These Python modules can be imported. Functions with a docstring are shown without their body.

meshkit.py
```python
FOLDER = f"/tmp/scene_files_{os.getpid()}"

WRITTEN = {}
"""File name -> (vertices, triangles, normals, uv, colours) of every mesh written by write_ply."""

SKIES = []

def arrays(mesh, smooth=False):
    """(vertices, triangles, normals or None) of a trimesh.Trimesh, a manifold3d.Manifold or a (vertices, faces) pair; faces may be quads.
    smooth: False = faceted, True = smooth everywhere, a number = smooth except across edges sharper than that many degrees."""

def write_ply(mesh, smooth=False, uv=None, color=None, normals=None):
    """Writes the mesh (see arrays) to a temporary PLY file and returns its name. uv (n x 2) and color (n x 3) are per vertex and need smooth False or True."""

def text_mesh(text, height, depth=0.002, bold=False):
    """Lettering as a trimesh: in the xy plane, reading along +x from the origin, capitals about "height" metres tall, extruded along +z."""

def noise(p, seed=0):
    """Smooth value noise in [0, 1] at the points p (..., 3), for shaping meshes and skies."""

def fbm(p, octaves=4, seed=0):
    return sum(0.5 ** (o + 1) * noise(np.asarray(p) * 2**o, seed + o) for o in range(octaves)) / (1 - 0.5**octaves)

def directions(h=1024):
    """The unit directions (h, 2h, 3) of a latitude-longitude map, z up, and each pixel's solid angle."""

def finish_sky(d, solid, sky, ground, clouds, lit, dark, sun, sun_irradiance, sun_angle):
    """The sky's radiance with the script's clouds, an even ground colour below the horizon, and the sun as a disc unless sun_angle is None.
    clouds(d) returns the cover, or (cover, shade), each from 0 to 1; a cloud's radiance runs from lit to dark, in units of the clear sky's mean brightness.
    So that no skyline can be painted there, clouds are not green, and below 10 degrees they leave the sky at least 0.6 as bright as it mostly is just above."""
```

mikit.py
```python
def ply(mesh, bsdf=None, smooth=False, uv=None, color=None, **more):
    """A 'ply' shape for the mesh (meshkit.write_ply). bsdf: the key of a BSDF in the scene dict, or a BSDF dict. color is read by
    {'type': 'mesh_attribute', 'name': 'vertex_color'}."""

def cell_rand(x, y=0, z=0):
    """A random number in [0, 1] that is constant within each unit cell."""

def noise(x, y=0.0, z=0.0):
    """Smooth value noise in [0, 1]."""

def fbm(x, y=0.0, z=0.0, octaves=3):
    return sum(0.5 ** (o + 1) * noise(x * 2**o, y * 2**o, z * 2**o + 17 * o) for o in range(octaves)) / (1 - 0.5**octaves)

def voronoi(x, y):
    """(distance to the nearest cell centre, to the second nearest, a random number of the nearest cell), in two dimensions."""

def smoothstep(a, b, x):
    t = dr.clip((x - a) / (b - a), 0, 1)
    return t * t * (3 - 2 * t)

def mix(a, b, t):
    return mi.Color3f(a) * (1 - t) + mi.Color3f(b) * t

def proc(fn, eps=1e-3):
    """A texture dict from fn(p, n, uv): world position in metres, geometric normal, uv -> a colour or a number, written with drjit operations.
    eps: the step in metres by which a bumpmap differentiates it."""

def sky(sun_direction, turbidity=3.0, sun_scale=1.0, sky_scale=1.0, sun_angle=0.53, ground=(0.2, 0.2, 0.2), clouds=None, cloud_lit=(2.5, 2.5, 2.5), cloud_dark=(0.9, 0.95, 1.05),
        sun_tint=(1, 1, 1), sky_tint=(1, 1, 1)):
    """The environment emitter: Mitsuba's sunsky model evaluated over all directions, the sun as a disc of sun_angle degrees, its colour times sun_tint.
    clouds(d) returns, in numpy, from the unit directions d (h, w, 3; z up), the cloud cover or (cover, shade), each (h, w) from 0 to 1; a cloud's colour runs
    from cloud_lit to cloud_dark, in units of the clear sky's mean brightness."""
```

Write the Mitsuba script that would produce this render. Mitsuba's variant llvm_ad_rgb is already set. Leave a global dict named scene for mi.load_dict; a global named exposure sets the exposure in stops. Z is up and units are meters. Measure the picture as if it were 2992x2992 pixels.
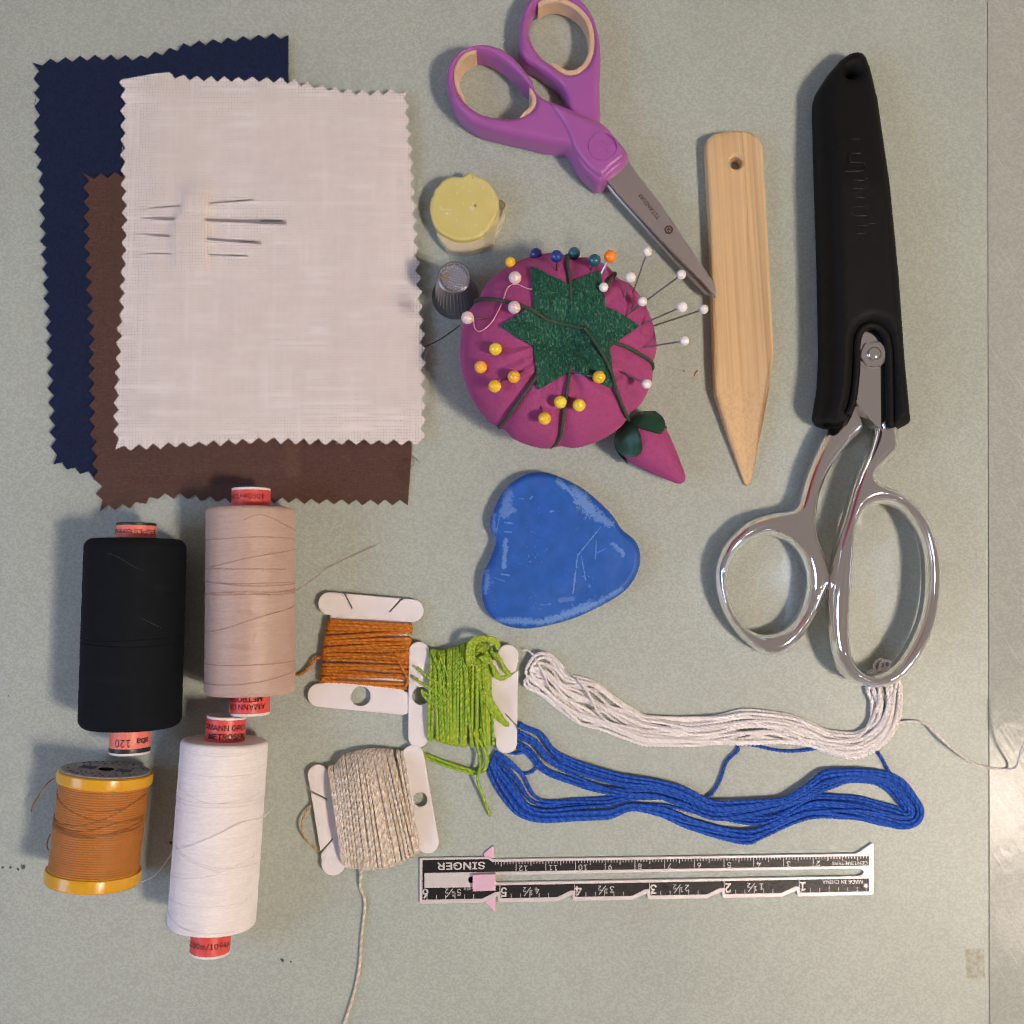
import math, numpy as np, trimesh, shapely, mitsuba as mi, mikit, meshkit, drjit as dr
from shapely.geometry import Polygon, Point, LineString, box as sbox
from shapely.ops import unary_union
from scipy.interpolate import CubicSpline, PchipInterpolator
from scipy.spatial import Delaunay
from mikit import noise, fbm, smoothstep, mix
scene, labels = {}, {}
T = mi.ScalarTransform4f
RNG = np.random.default_rng(7)

# ------------------------------------------------------------------ camera, lamps, exposure
exposure = 0.12
CAM_H, TILT, FOC = 0.357, math.radians(3.9), 3046.0      # height above the table, tilt, focal length in photo pixels (2992 wide)
CAM = np.array([0.0, -CAM_H * math.tan(TILT), CAM_H])
FWD, UP = np.array([0, math.sin(TILT), -math.cos(TILT)]), np.array([0, math.cos(TILT), math.sin(TILT)])
scene['camera'] = dict(type='perspective', fov=math.degrees(2 * math.atan(1496 / FOC)), near_clip=0.02, far_clip=20.0,
                       to_world=T().look_at(origin=CAM.tolist(), target=[0, 0, 0], up=[0, 1, 0]))
scene['room_light'] = dict(type='constant', radiance=dict(type='rgb', value=[0.205, 0.172, 0.158]))
LAMP = np.array([0.58, -0.28, 0.90])
LAMP_L = np.array([172.0, 142.0, 117.0])
WIN_L = np.array([2.5, 3.4, 5.6])


def bsdf(name, d):
    scene[name] = dict(type='twosided', bsdf=d) if d['type'] in ('principled', 'roughconductor', 'conductor', 'diffuse', 'bumpmap', 'roughplastic', 'blendbsdf') else d
    return name


def rgb(*c):
    return dict(type='rgb', value=[float(x) for x in c])


def pr(name, color, rough=0.5, spec=0.5, bump=None, bscale=1.0, eps=1e-4, **k):
    d = dict(type='principled', base_color=color if isinstance(color, dict) else rgb(*color), roughness=rough, specular=spec, **k)
    if bump is not None:
        d = dict(type='bumpmap', arbitrary=mikit.proc(bump, eps), scale=bscale, bsdf=d)
    return bsdf(name, d)


# ------------------------------------------------------------------ mapping photo pixels to points of the table
def W(p, z=0.0):
    """Points at height z seen at photo pixels p (2992 wide)."""
    p = np.atleast_2d(np.asarray(p, float))
    u, v = (p[:, 0] - 1496) / FOC, (p[:, 1] - 1496) / FOC
    d = FWD[None] + u[:, None] * np.array([1.0, 0, 0]) - v[:, None] * UP
    t = (np.broadcast_to(z, (len(p),)) - CAM[2]) / d[:, 2]
    return CAM + t[:, None] * d


C1, C2, C3, C4, C5 = (0, 0, 1000 / 1932), (1200, 0, 900 / 1932), (1200, 600, 900 / 1932), (1950, 50, 1400 / 1932), (2000, 1150, 900 / 1932)
C6, C7, CB = (0, 1350, 1000 / 1932), (50, 2000, 900 / 1932), (850, 1650, 750 / 1932)
SA, SB, G1, G2 = (1400, 1800, 800 / 1932), (2100, 1800, 892 / 1932), (1150, 2430, 750 / 1932), (1850, 2430, 750 / 1932)
CH, CW, CR, CN = (1350, 1330, 600 / 1932), (80, 900, 1220 / 1932), (800, 150, 1250 / 1932), (360, 530, 520 / 1932)
CT, CX, CC, CG, CP, CS, CZ = (1230, 740, 300 / 1932), (1230, 480, 300 / 1932), (100, 2180, 460 / 1932), (880, 2150, 450 / 1932), (2380, 900, 400 / 1932), (2380, 350, 400 / 1932), (1650, 350, 550 / 1932)
CE, FF = (1780, 480, 220 / 1932), (0, 0, 2992 / 1932)


def S(c, pts):
    return np.array([c[0], c[1]]) + c[2] * np.atleast_2d(np.asarray(pts, float))


def P(c, pts, z=0.0):
    return W(S(c, pts), z)


# ------------------------------------------------------------------ mesh helpers
def curve(pts, step=None, n=None, closed=False):
    p = np.asarray(pts, float)
    if closed:
        p = np.vstack([p, p[:1]])
    s = np.r_[0, np.cumsum(np.linalg.norm(np.diff(p, axis=0), axis=1) ** 0.75)]
    cs = CubicSpline(s, p, bc_type='periodic' if closed else 'natural')
    m = cs(np.linspace(0, s[-1], 40 * len(p)))
    L = np.r_[0, np.cumsum(np.linalg.norm(np.diff(m, axis=0), axis=1))]
    k = n or max(3, int(round(L[-1] / step)) + 1)
    t = np.linspace(0, L[-1], k)
    out = np.stack([np.interp(t, L, m[:, i]) for i in range(p.shape[1])], 1)
    return out[:-1] if closed else out


def poly(c, pts, z=0.0, smooth=True, n=160, round_=0.0):
    xy = P(c, pts, z)[:, :2]
    if smooth:
        xy = curve(xy, n=n, closed=True)
    g = Polygon(xy).buffer(0)
    if round_:
        g = g.buffer(-round_).buffer(2 * round_).buffer(-round_)
    return g


def geoms(g):
    return [x for x in getattr(g, 'geoms', [g]) if x.geom_type == 'Polygon' and x.area > 1e-10]


def tri(g):
    V, F, o = [], [], 0
    for x in geoms(g):
        v, f = trimesh.creation.triangulate_polygon(x, engine='earcut')
        v, f = np.asarray(v)[:, :2], np.asarray(f)
        a, b, c_ = v[f[:, 0]], v[f[:, 1]], v[f[:, 2]]
        neg = (b[:, 0] - a[:, 0]) * (c_[:, 1] - a[:, 1]) - (b[:, 1] - a[:, 1]) * (c_[:, 0] - a[:, 0]) < 0
        f[neg] = f[neg][:, ::-1]
        V.append(v); F.append(f + o); o += len(v)
    return (np.vstack(V), np.vstack(F)) if V else (np.zeros((0, 2)), np.zeros((0, 3), int))


def bev(g, z0, z1, r=0.0005, rz=None, n=4):
    """The polygon raised from z0 to z1 with a rounded upper edge r wide and rz high."""
    rz = r if rz is None else rz
    g = g.simplify(2e-6)
    rings, zs, V, F, o = [g], [z1 - rz], [], [], 0
    for i in range(1, n + 1):
        a = i / n * math.pi / 2
        rings.append(g.buffer(-r * (1 - math.cos(a)) - 1e-7, quad_segs=3)); zs.append(z1 - rz + rz * math.sin(a))

    def add(v, z, f):
        nonlocal o
        V.append(np.c_[v, np.broadcast_to(z, (len(v),))]); F.append(f + o); o += len(v)
    for A, B, za, zb in zip(rings, rings[1:], zs, zs[1:]):
        v, f = tri(A.difference(B))
        if len(v):
            q = shapely.points(v)
            da = shapely.distance(q, A.boundary)
            db = shapely.distance(q, B.boundary) if not B.is_empty else da + 1
            add(v, np.where(da <= db, za, zb), f)
    v, f = tri(rings[-1]); add(v, zs[-1], f)
    v, f = tri(g); add(v, z0, f[:, ::-1])
    for x in geoms(g):
        for ring in [x.exterior, *x.interiors]:
            c = np.array(ring.coords)[:-1]
            if ring is x.exterior and not ring.is_ccw or ring is not x.exterior and ring.is_ccw:
                c = c[::-1]
            m = len(c); i = np.arange(m); j = (i + 1) % m
            V.append(np.vstack([np.c_[c, np.full(m, z0)], np.c_[c, np.full(m, zs[0])]]))
            F.append(np.vstack([np.c_[i, j, j + m], np.c_[i, j + m, i + m]]) + o); o += 2 * m
    m = trimesh.Trimesh(np.vstack(V), np.vstack(F), process=False)
    m.merge_vertices(digits_vertex=7)
    m.update_faces(m.nondegenerate_faces())
    return m


def dome(g, z0, z1, r, rz, step=.0012, edge=.0008, n=9, top=None):
    """The polygon from z0 to z1 with an elliptic shoulder r wide and rz high, meshed evenly so that it shades smoothly."""
    V, F, o = [], [], 0
    for x in geoms(g):
        rings = [np.array(q.segmentize(edge).coords)[:-1] for q in [x.exterior, *x.interiors]]
        rings = [q if (Polygon(q).exterior.is_ccw == (i == 0)) else q[::-1] for i, q in enumerate(rings)]
        inner = []
        for i in range(1, n + 1):
            d = r * (1 - math.cos(i / n * math.pi / 2))
            for y in geoms(x.buffer(-d)):
                inner += [np.array(q.segmentize(max(edge, d * .6)).coords)[:-1] for q in [y.exterior, *y.interiors]]
        x0, y0, x1, y1 = x.bounds
        gx, gy = np.meshgrid(np.arange(x0, x1, step), np.arange(y0, y1, step * .9))
        q = np.c_[(gx + (np.arange(len(gx)) % 2)[:, None] * step / 2).ravel(), gy.ravel()]
        q = q[shapely.contains_xy(x.buffer(-r * .75), q[:, 0], q[:, 1])]
        bp_ = np.vstack(rings); nb = len(bp_)
        p = np.vstack([bp_, *inner, q])
        t = Delaunay(p).simplices
        c = p[t].mean(1)
        t = t[shapely.contains_xy(x, c[:, 0], c[:, 1])]
        a, b, d_ = p[t[:, 0]], p[t[:, 1]], p[t[:, 2]]
        ar = (b[:, 0] - a[:, 0]) * (d_[:, 1] - a[:, 1]) - (b[:, 1] - a[:, 1]) * (d_[:, 0] - a[:, 0])
        t[ar < 0] = t[ar < 0][:, ::-1]; t = t[np.abs(ar) > 1e-13]
        d = shapely.distance(shapely.points(p), x.boundary); d[:nb] = 0
        z = z1 - rz + rz * np.sqrt(np.clip(1 - (1 - np.clip(d / r, 0, 1)) ** 2, 0, 1))
        if top is not None:
            z = top(p[:, 0], p[:, 1], z)
        V += [np.c_[p, z], np.c_[bp_, np.full(nb, z0)]]
        m = len(p); f = [t]; s0 = 0
        for rg_ in rings:
            i = np.arange(len(rg_)); j = (i + 1) % len(rg_); i, j = i + s0, j + s0
            f += [np.c_[i + m, j + m, j], np.c_[i + m, j, i]]; s0 += len(rg_)
        F.append(np.vstack(f) + o); o += m + nb
    return trimesh.Trimesh(np.vstack(V), np.vstack(F), process=False)


def sheet(g, zf, th, step=0.0015, edge=0.0008):
    """A cloth: the polygon as a closed sheet th thick whose lower face lies at zf(x, y)."""
    V, F, o = [], [], 0
    for x in geoms(g):
        ext = np.array(x.exterior.segmentize(edge).coords)[:-1]
        if not x.exterior.is_ccw:
            ext = ext[::-1]
        x0, y0, x1, y1 = x.bounds
        gx, gy = np.meshgrid(np.arange(x0, x1, step), np.arange(y0, y1, step * .9))
        q = np.c_[(gx + (np.arange(len(gx)) % 2)[:, None] * step / 2).ravel(), gy.ravel()]
        q = q[shapely.contains_xy(x.buffer(-step * .45), q[:, 0], q[:, 1])]
        p = np.vstack([ext, q])
        t = Delaunay(p).simplices
        c = p[t].mean(1)
        t = t[shapely.contains_xy(x, c[:, 0], c[:, 1])]
        a, b, d = p[t[:, 0]], p[t[:, 1]], p[t[:, 2]]
        neg = (b[:, 0] - a[:, 0]) * (d[:, 1] - a[:, 1]) - (b[:, 1] - a[:, 1]) * (d[:, 0] - a[:, 0]) < 0
        t[neg] = t[neg][:, ::-1]
        z = zf(p[:, 0], p[:, 1]); m, k = len(p), len(ext)
        i = np.arange(k); j = (i + 1) % k
        V += [np.c_[p, z + th], np.c_[p, z]]
        F.append(np.vstack([t, t[:, ::-1] + m, np.c_[i + m, j + m, j], np.c_[i + m, j, i]]) + o); o += 2 * m
    return trimesh.Trimesh(np.vstack(V), np.vstack(F), process=False)


def tube(path, r, sides=8, twist=0.0, lobe=0.0, plies=2, phase=0.0, col=None):
    """A tube along the path; with twist (turns per metre) and lobe it is a thread of twisted plies. col = (a, b) colours the plies."""
    p = np.asarray(path, float)
    n = len(p)
    t = np.gradient(p, axis=0); t /= np.linalg.norm(t, axis=1, keepdims=True) + 1e-12
    a = np.cross(t[0], [0, 0, 1.0] if abs(t[0, 2]) < .9 else [1.0, 0, 0]); a /= np.linalg.norm(a)
    A = np.empty_like(p)
    for i in range(n):
        a = a - t[i] * (a @ t[i]); a /= np.linalg.norm(a) + 1e-12
        A[i] = a
    B = np.cross(t, A)
    s = np.r_[0, np.cumsum(np.linalg.norm(np.diff(p, axis=0), axis=1))]
    th = np.arange(sides) * 2 * np.pi / sides
    ph = th[None] - (2 * np.pi * twist * s + phase)[:, None]
    w = np.abs(np.cos(ph * plies / 2))
    R = np.broadcast_to(r, (n,))[:, None] * (1 - lobe + lobe * w ** 0.8)
    V = p[:, None] + R[..., None] * (np.cos(th)[None, :, None] * A[:, None] + np.sin(th)[None, :, None] * B[:, None])
    i, j = np.meshgrid(np.arange(n - 1), np.arange(sides), indexing='ij')
    q = np.stack([i * sides + j, i * sides + (j + 1) % sides, (i + 1) * sides + (j + 1) % sides, (i + 1) * sides + j], -1).reshape(-1, 4)
    F = np.vstack([q[:, [0, 1, 2]], q[:, [0, 2, 3]]])
    m = n * sides
    k = np.arange(sides); k2 = (k + 1) % sides
    F = np.vstack([F, np.c_[k2, k, np.full(sides, m)], np.c_[k + m - sides, k2 + m - sides, np.full(sides, m + 1)]])
    mesh = trimesh.Trimesh(np.vstack([V.reshape(-1, 3), p[:1], p[-1:]]), F, process=False)
    if col is not None:
        ca, cb = (np.broadcast_to(np.asarray(x, float), (n, 3)) for x in col)
        f = (0.5 + 0.5 * np.tanh(3 * np.sin(ph)))[..., None]
        c = (ca[:, None] * f + cb[:, None] * (1 - f)).reshape(-1, 3)
        mesh.metadata['col'] = np.vstack([c, ca[:1], ca[-1:]])
    return mesh


def join(ms):
    m = trimesh.util.concatenate([trimesh.Trimesh(x.vertices, x.faces, process=False) for x in ms])
    if all('col' in x.metadata for x in ms):
        m.metadata['col'] = np.vstack([x.metadata['col'] for x in ms])
    return m


def grid(X, close_u=False, flip=False):
    """A quad grid (a, b, 3) as a mesh; close_u joins the last column to the first."""
    a, b = X.shape[:2]
    i, j = np.meshgrid(np.arange(a - 1), np.arange(b if close_u else b - 1), indexing='ij')
    j2 = (j + 1) % b
    q = np.stack([i * b + j, i * b + j2, (i + 1) * b + j2, (i + 1) * b + j], -1).reshape(-1, 4)
    F = np.vstack([q[:, [0, 1, 2]], q[:, [0, 2, 3]]])
    return trimesh.Trimesh(X.reshape(-1, 3), F[:, ::-1] if flip else F, process=False)


def lathe(prof, base, axis, side=64):
    """The profile [(s along the axis, radius)] turned about the axis from base."""
    prof = np.asarray(prof, float)
    axis = np.asarray(axis, float) / np.linalg.norm(axis)
    e1 = np.cross(axis, [0, 0, 1.0]) if abs(axis[2]) < .9 else np.array([1.0, 0, 0])
    e1 /= np.linalg.norm(e1); e2 = np.cross(axis, e1)
    th = np.arange(side) * 2 * np.pi / side
    X = base + prof[:, 0, None, None] * axis + prof[:, 1, None, None] * (np.cos(th)[None, :, None] * e1 + np.sin(th)[None, :, None] * e2)
    return grid(X, close_u=True)


def ball(c, r, n=3):
    m = trimesh.creation.icosphere(subdivisions=n, radius=r)
    m.apply_translation(c)
    return m


def put(key, mesh, mat, smooth=35, **kw):
    col = mesh.metadata.get('col')
    if col is not None:
        scene[key] = mikit.ply(mesh, mat, True, color=col, **kw)
    else:
        scene[key] = mikit.ply(mesh, mat, smooth, **kw)


def tag(key, label=None, cat=None, group=None, kind=None):
    d = dict(label=label, category=cat, group=group, kind=kind)
    labels[key] = {k: v for k, v in d.items() if v}


USED = {}


def num(name):
    USED[name] = USED.get(name, -1) + 1
    return name if USED[name] == 0 else f'{name}_{USED[name]:03d}'


def text_at(txt, px, height_px, ang, z, depth=0.00012, bold=False, stretch=1.0):
    """Lettering lying flat at height z, centred on the photo pixel px; ang: degrees counter-clockwise of the reading direction."""
    m = meshkit.text_mesh(txt, 1.0, depth=1.0, bold=bold)
    v = np.array(m.vertices)
    k = np.linalg.norm(W([px], z) - W([[px[0] + 1, px[1]]], z)) * height_px
    v[:, 0] -= v[:, 0].min() / 2 + v[:, 0].max() / 2
    v[:, 1] -= 0.5
    v[:, :2] *= k; v[:, 0] *= stretch; v[:, 2] *= depth
    c, s = math.cos(math.radians(ang)), math.sin(math.radians(ang))
    o = W([px], z)[0]
    return trimesh.Trimesh(np.c_[c * v[:, 0] - s * v[:, 1] + o[0], s * v[:, 0] + c * v[:, 1] + o[1], v[:, 2] + z], m.faces, process=False)


# ------------------------------------------------------------------ the setting: table, lamp, window
def table_fn(p, n, uv):
    x, y = p.x, p.y
    a = noise(x * 1750 + 3, y * 2350 + 7, 1.3)
    b = noise(x * 3300 + 31, y * 4300 + 17, 4.7)
    w = smoothstep(0.36, 0.66, a * 0.65 + b * 0.35)
    big = fbm(x * 22 + 5, y * 22 + 9, 2.0)
    c = mix((0.352, 0.384, 0.340), (0.402, 0.456, 0.404), w)
    c = c * (0.93 + 0.14 * big)
    # old brown stain near the lower right corner and pen specks
    sx, sy = (x - STAIN[0]) / 0.0031, (y - STAIN[1]) / 0.0047
    st = smoothstep(1.12, 0.9, dr.maximum(dr.abs(sx), dr.abs(sy))) * (0.35 + 0.65 * smoothstep(0.3, 0.75, fbm(x * 900, y * 900, 9.0)))
    c = mix(c, c * mi.Color3f(0.66, 0.60, 0.46), st)
    for cx, cy, r in SPECKS:
        d = dr.sqrt(dr.square(x - cx) + dr.square(y - cy)) / (r * .8)
        c = mix(c, mi.Color3f(0.05, 0.075, 0.08), smoothstep(0.75, 0.4, d + 0.9 * (noise(x * 3200, y * 3200, 2.0) - 0.5)))
    return c


def table_bump(p, n, uv):
    return fbm(p.x * 1000, p.y * 1300, 1.0, 2)


STAIN = P(FF, [[1840, 1818]])[0][:2]
SPECKS = [(*P(FF, [[x, y]])[0][:2], r) for x, y, r in ((43, 1636, .0016), (33, 1640, .0010), (20, 1636, .0008), (5, 1637, .0008), (532, 1812, .0012), (548, 1815, .0006), (322, 1590, .0012), (15, 1313, .0006), (1290, 700, .0005))]
pr('table_mat', mikit.proc(table_fn), 0.42, 0.35, bump=table_bump, bscale=0.00006, eps=1.5e-4)
seam = lambda y: np.interp(y, [-.3, -.17, .2, .3], P(FF, [[1862, 1950], [1866, 1932], [1888, 700], [1900, 300]])[[0, 1, 2, 3], 0])
ys = np.array([-0.75, -.3, -.17, .2, .3, .75])
put('tabletop', bev(Polygon([(-.8, -.75), *[(seam(y), y) for y in ys], (-.8, .75)]), -0.02, 0.0, 0.0001, n=2), 'table_mat', 30)
tag('tabletop', 'grey green speckled laminate table surface', 'table', kind='structure')


def leaf_fn(p, n, uv):
    x, y = p.x, p.y
    a = noise(x * 1500 + 3, y * 2000 + 7, 1.3) * .65 + .35 * noise(x * 3000 + 31, y * 3900 + 17, 4.7)
    c = mix((0.345, 0.362, 0.325), (0.390, 0.420, 0.378), smoothstep(0.36, 0.66, a))
    s = noise((x + y * .6) * 2600, (x * .6 - y) * 60, 3.0)
    return mix(c, mi.Color3f(0.6, 0.58, 0.52), 0.3 * smoothstep(0.80, 0.95, s))


def leaf_bump(p, n, uv):
    return fbm(p.x * 420, p.y * 420, 2.0, 2) + .5 * noise((p.x + p.y * .6) * 2600, (p.x * .6 - p.y) * 60, 3.0)


pr('leaf_mat', mikit.proc(leaf_fn), 0.13, 0.05, bump=leaf_bump, bscale=0.000028, eps=1.5e-4)
put('plastic_sheet', bev(Polygon([*[(seam(y) + .00012, y) for y in ys], (.8, .75), (.8, -.75)]), -0.02, 0.0002, 0.0002, n=2), 'leaf_mat', 30)
tag('plastic_sheet', 'clear glossy scratched plastic covering along the right table edge', 'table', kind='structure')

bsdf('dull_white', dict(type='diffuse', reflectance=rgb(.7, .7, .68)))
put('lamp_bulb', ball(LAMP, 0.070, 3), 'dull_white', True, emitter=dict(type='area', radiance=rgb(*LAMP_L)))
tag('lamp_bulb', 'larger round warm white lamp bulb hanging to the right above the table', 'lamp', 'lamp bulbs above the table')
put('lamp_bulb_001', ball(LAMP + [.02, -.14, 0], 0.025, 3), 'dull_white', True, emitter=dict(type='area', radiance=rgb(*LAMP_L)))
tag('lamp_bulb_001', 'smaller round warm white lamp bulb beside the larger one', 'lamp', 'lamp bulbs above the table')
wc, wn = np.array([-0.95, -0.17, 0.72]), np.array([0.80, 0.12, -0.58])
wn = wn / np.linalg.norm(wn); wu = np.array([0, 1.0, 0]) - wn * wn[1]; wu /= np.linalg.norm(wu); wv = np.cross(wn, wu)
q = [wc + a * wu * .30 + b * wv * .22 for a, b in ((-1, -1), (1, -1), (1, 1), (-1, 1))]
wm = trimesh.Trimesh(q, [[0, 1, 2], [0, 2, 3]], process=False)
if wm.face_normals[0] @ wn < 0:
    wm.invert()
put('window', wm, 'dull_white', False, emitter=dict(type='area', radiance=rgb(*WIN_L)))
tag('window', 'bright daylight window to the left of the table', 'window', kind='structure')

# ------------------------------------------------------------------ cloth swatches
def zig(line, pitch, amp, seed):
    """Points of a pinked (zigzag) edge along the pixel polyline."""
    rg = np.random.default_rng(seed)
    p = np.asarray(line, float)
    s = np.r_[0, np.cumsum(np.linalg.norm(np.diff(p, axis=0), axis=1))]
    n = int(round(s[-1] / pitch)) * 2
    t = np.linspace(0, s[-1], n + 1)
    q = np.stack([np.interp(t, s, p[:, i]) for i in (0, 1)], 1)
    d = np.gradient(q, axis=0); d /= np.linalg.norm(d, axis=1, keepdims=True)
    nrm = np.c_[d[:, 1], -d[:, 0]]
    o = np.where(np.arange(n + 1) % 2 == 0, -1, 1) * amp / 2 * rg.uniform(.8, 1.12, n + 1)
    return q + nrm * o[:, None] + d * rg.uniform(-.06, .06, (n + 1, 1)) * pitch


def weave_bump(p, n, uv):
    return dr.sin(p.x * 10500) * dr.sin(p.y * 10500) * .5 + noise(p.x * 300, p.y * 300, 1)


def navy_fn(p, n, uv):
    x, y = p.x, p.y
    w = noise(x * 3600, y * 1500, 1.0) * .5 + .5 * noise(x * 1500, y * 3600, 5.0)
    return mi.Color3f(0.0095, 0.0165, 0.049) * (0.75 + 0.5 * w)


def brown_fn(p, n, uv):
    x, y = p.x, p.y
    w = noise(x * 1400, y * 3600, 1.0) * .55 + .45 * noise(x * 3600, y * 1400, 5.0)
    slub = smoothstep(.74, .95, noise(x * 500, y * 3000, 8.0))
    return mix(mi.Color3f(0.080, 0.037, 0.026) * (0.75 + 0.5 * w), mi.Color3f(0.15, 0.075, 0.05), slub * .3)


def linen_fn(p, n, uv):
    x, y = p.x, p.y
    jx, jy = noise(x * 40, y * 40, 2.0) * .9, noise(x * 40 + 40, y * 40, 6.0) * .9
    gap = (0.5 + .5 * dr.sin(x * 6300 + jx * 3)) * (0.5 + .5 * dr.sin(y * 6300 + jy * 3))
    row = noise(x * 90, y * 1500, 3.0) * .5 + noise(x * 1500, y * 90, 7.0) * .5
    slub = smoothstep(.70, .90, noise(x * 75, y * 2000, 11.0)) + .8 * smoothstep(.74, .93, noise(x * 2000, y * 45, 15.0))
    big = fbm(x * 26, y * 20, 2.0, 3)
    c = mi.Color3f(0.735, 0.675, 0.638) * (0.95 + .13 * row - 0.80 * smoothstep(.30, 1., gap))
    c = mix(c, mi.Color3f(0.80, 0.76, 0.745), dr.minimum(slub, 1.0) * .8)
    c = mix(c, mi.Color3f(0.62, 0.54, 0.48), .32 * smoothstep(.50, .80, big))
    for cx, cy, rx, ry, k in RUST:
        d = dr.square((x - cx) / rx) + dr.square((y - cy) / ry)
        c = mix(c, c * mi.Color3f(0.90, 0.78, 0.60), dr.exp(-d) * k * .15)
    return c


def linen_bump(p, n, uv):
    x, y = p.x, p.y
    return .5 * dr.sin(x * 6300) * dr.sin(y * 6300) + noise(x * 60, y * 1300, 3.0) + noise(x * 1300, y * 60, 7.0)


RUST = [(*P(CN, [[x, y]], .002)[0][:2], .0016, .0022, k) for x, y, k in ((955, 240, .8), (955, 390, 1.), (950, 600, .9), (945, 790, .8), (1450, 200, .4), (220, 300, .4), (1530, 660, .6), (140, 590, .6), (200, 790, .5))]
pr('navy_cloth', mikit.proc(navy_fn), 0.85, 0.2, bump=weave_bump, bscale=0.00005)
pr('brown_cloth', mikit.proc(brown_fn), 0.62, 0.35, bump=weave_bump, bscale=0.00005)
pr('linen_cloth', mikit.proc(linen_fn), 0.9, 0.2, bump=linen_bump, bscale=0.00007)

st = lambda a, b, x: np.clip((x - a) / (b - a), 0, 1) ** 2 * (3 - 2 * np.clip((x - a) / (b - a), 0, 1))
L1 = zig(np.vstack([S(C1, [(203, 360), (215, 600), (210, 830), (240, 1050), (245, 1300), (258, 1500), (275, 1780), (285, 1932)]), S(FF, [(100, 800), (105, 872)])]), 43, 17, 1)
B1 = zig(S(FF, [(105, 872), (140, 885), (180, 898), (300, 895), (545, 890)]), 40, 16, 2)
T1 = zig(S(C1, [(1632, 222), (1530, 212), (1300, 233), (1080, 253), (900, 308), (800, 328), (480, 328), (203, 360)]), 43, 17, 3)
navy = Polygon(W(np.vstack([L1[:-1], B1, T1[:-1]]), .001)[:, :2]).buffer(0)
bigz = lambda x, y, s, a: a * meshkit.noise(np.stack([x * 28, y * 28, x * 0 + s], -1), 3)
navy_z = lambda x, y: .0002 + bigz(x, y, 1.3, .0022)
put('fabric_swatch', sheet(navy, navy_z, .0005, .0022), 'navy_cloth', 40)
tag('fabric_swatch', 'navy blue cotton swatch with pinked edges, undermost of the stack', 'fabric', 'pinked fabric swatches')
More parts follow.
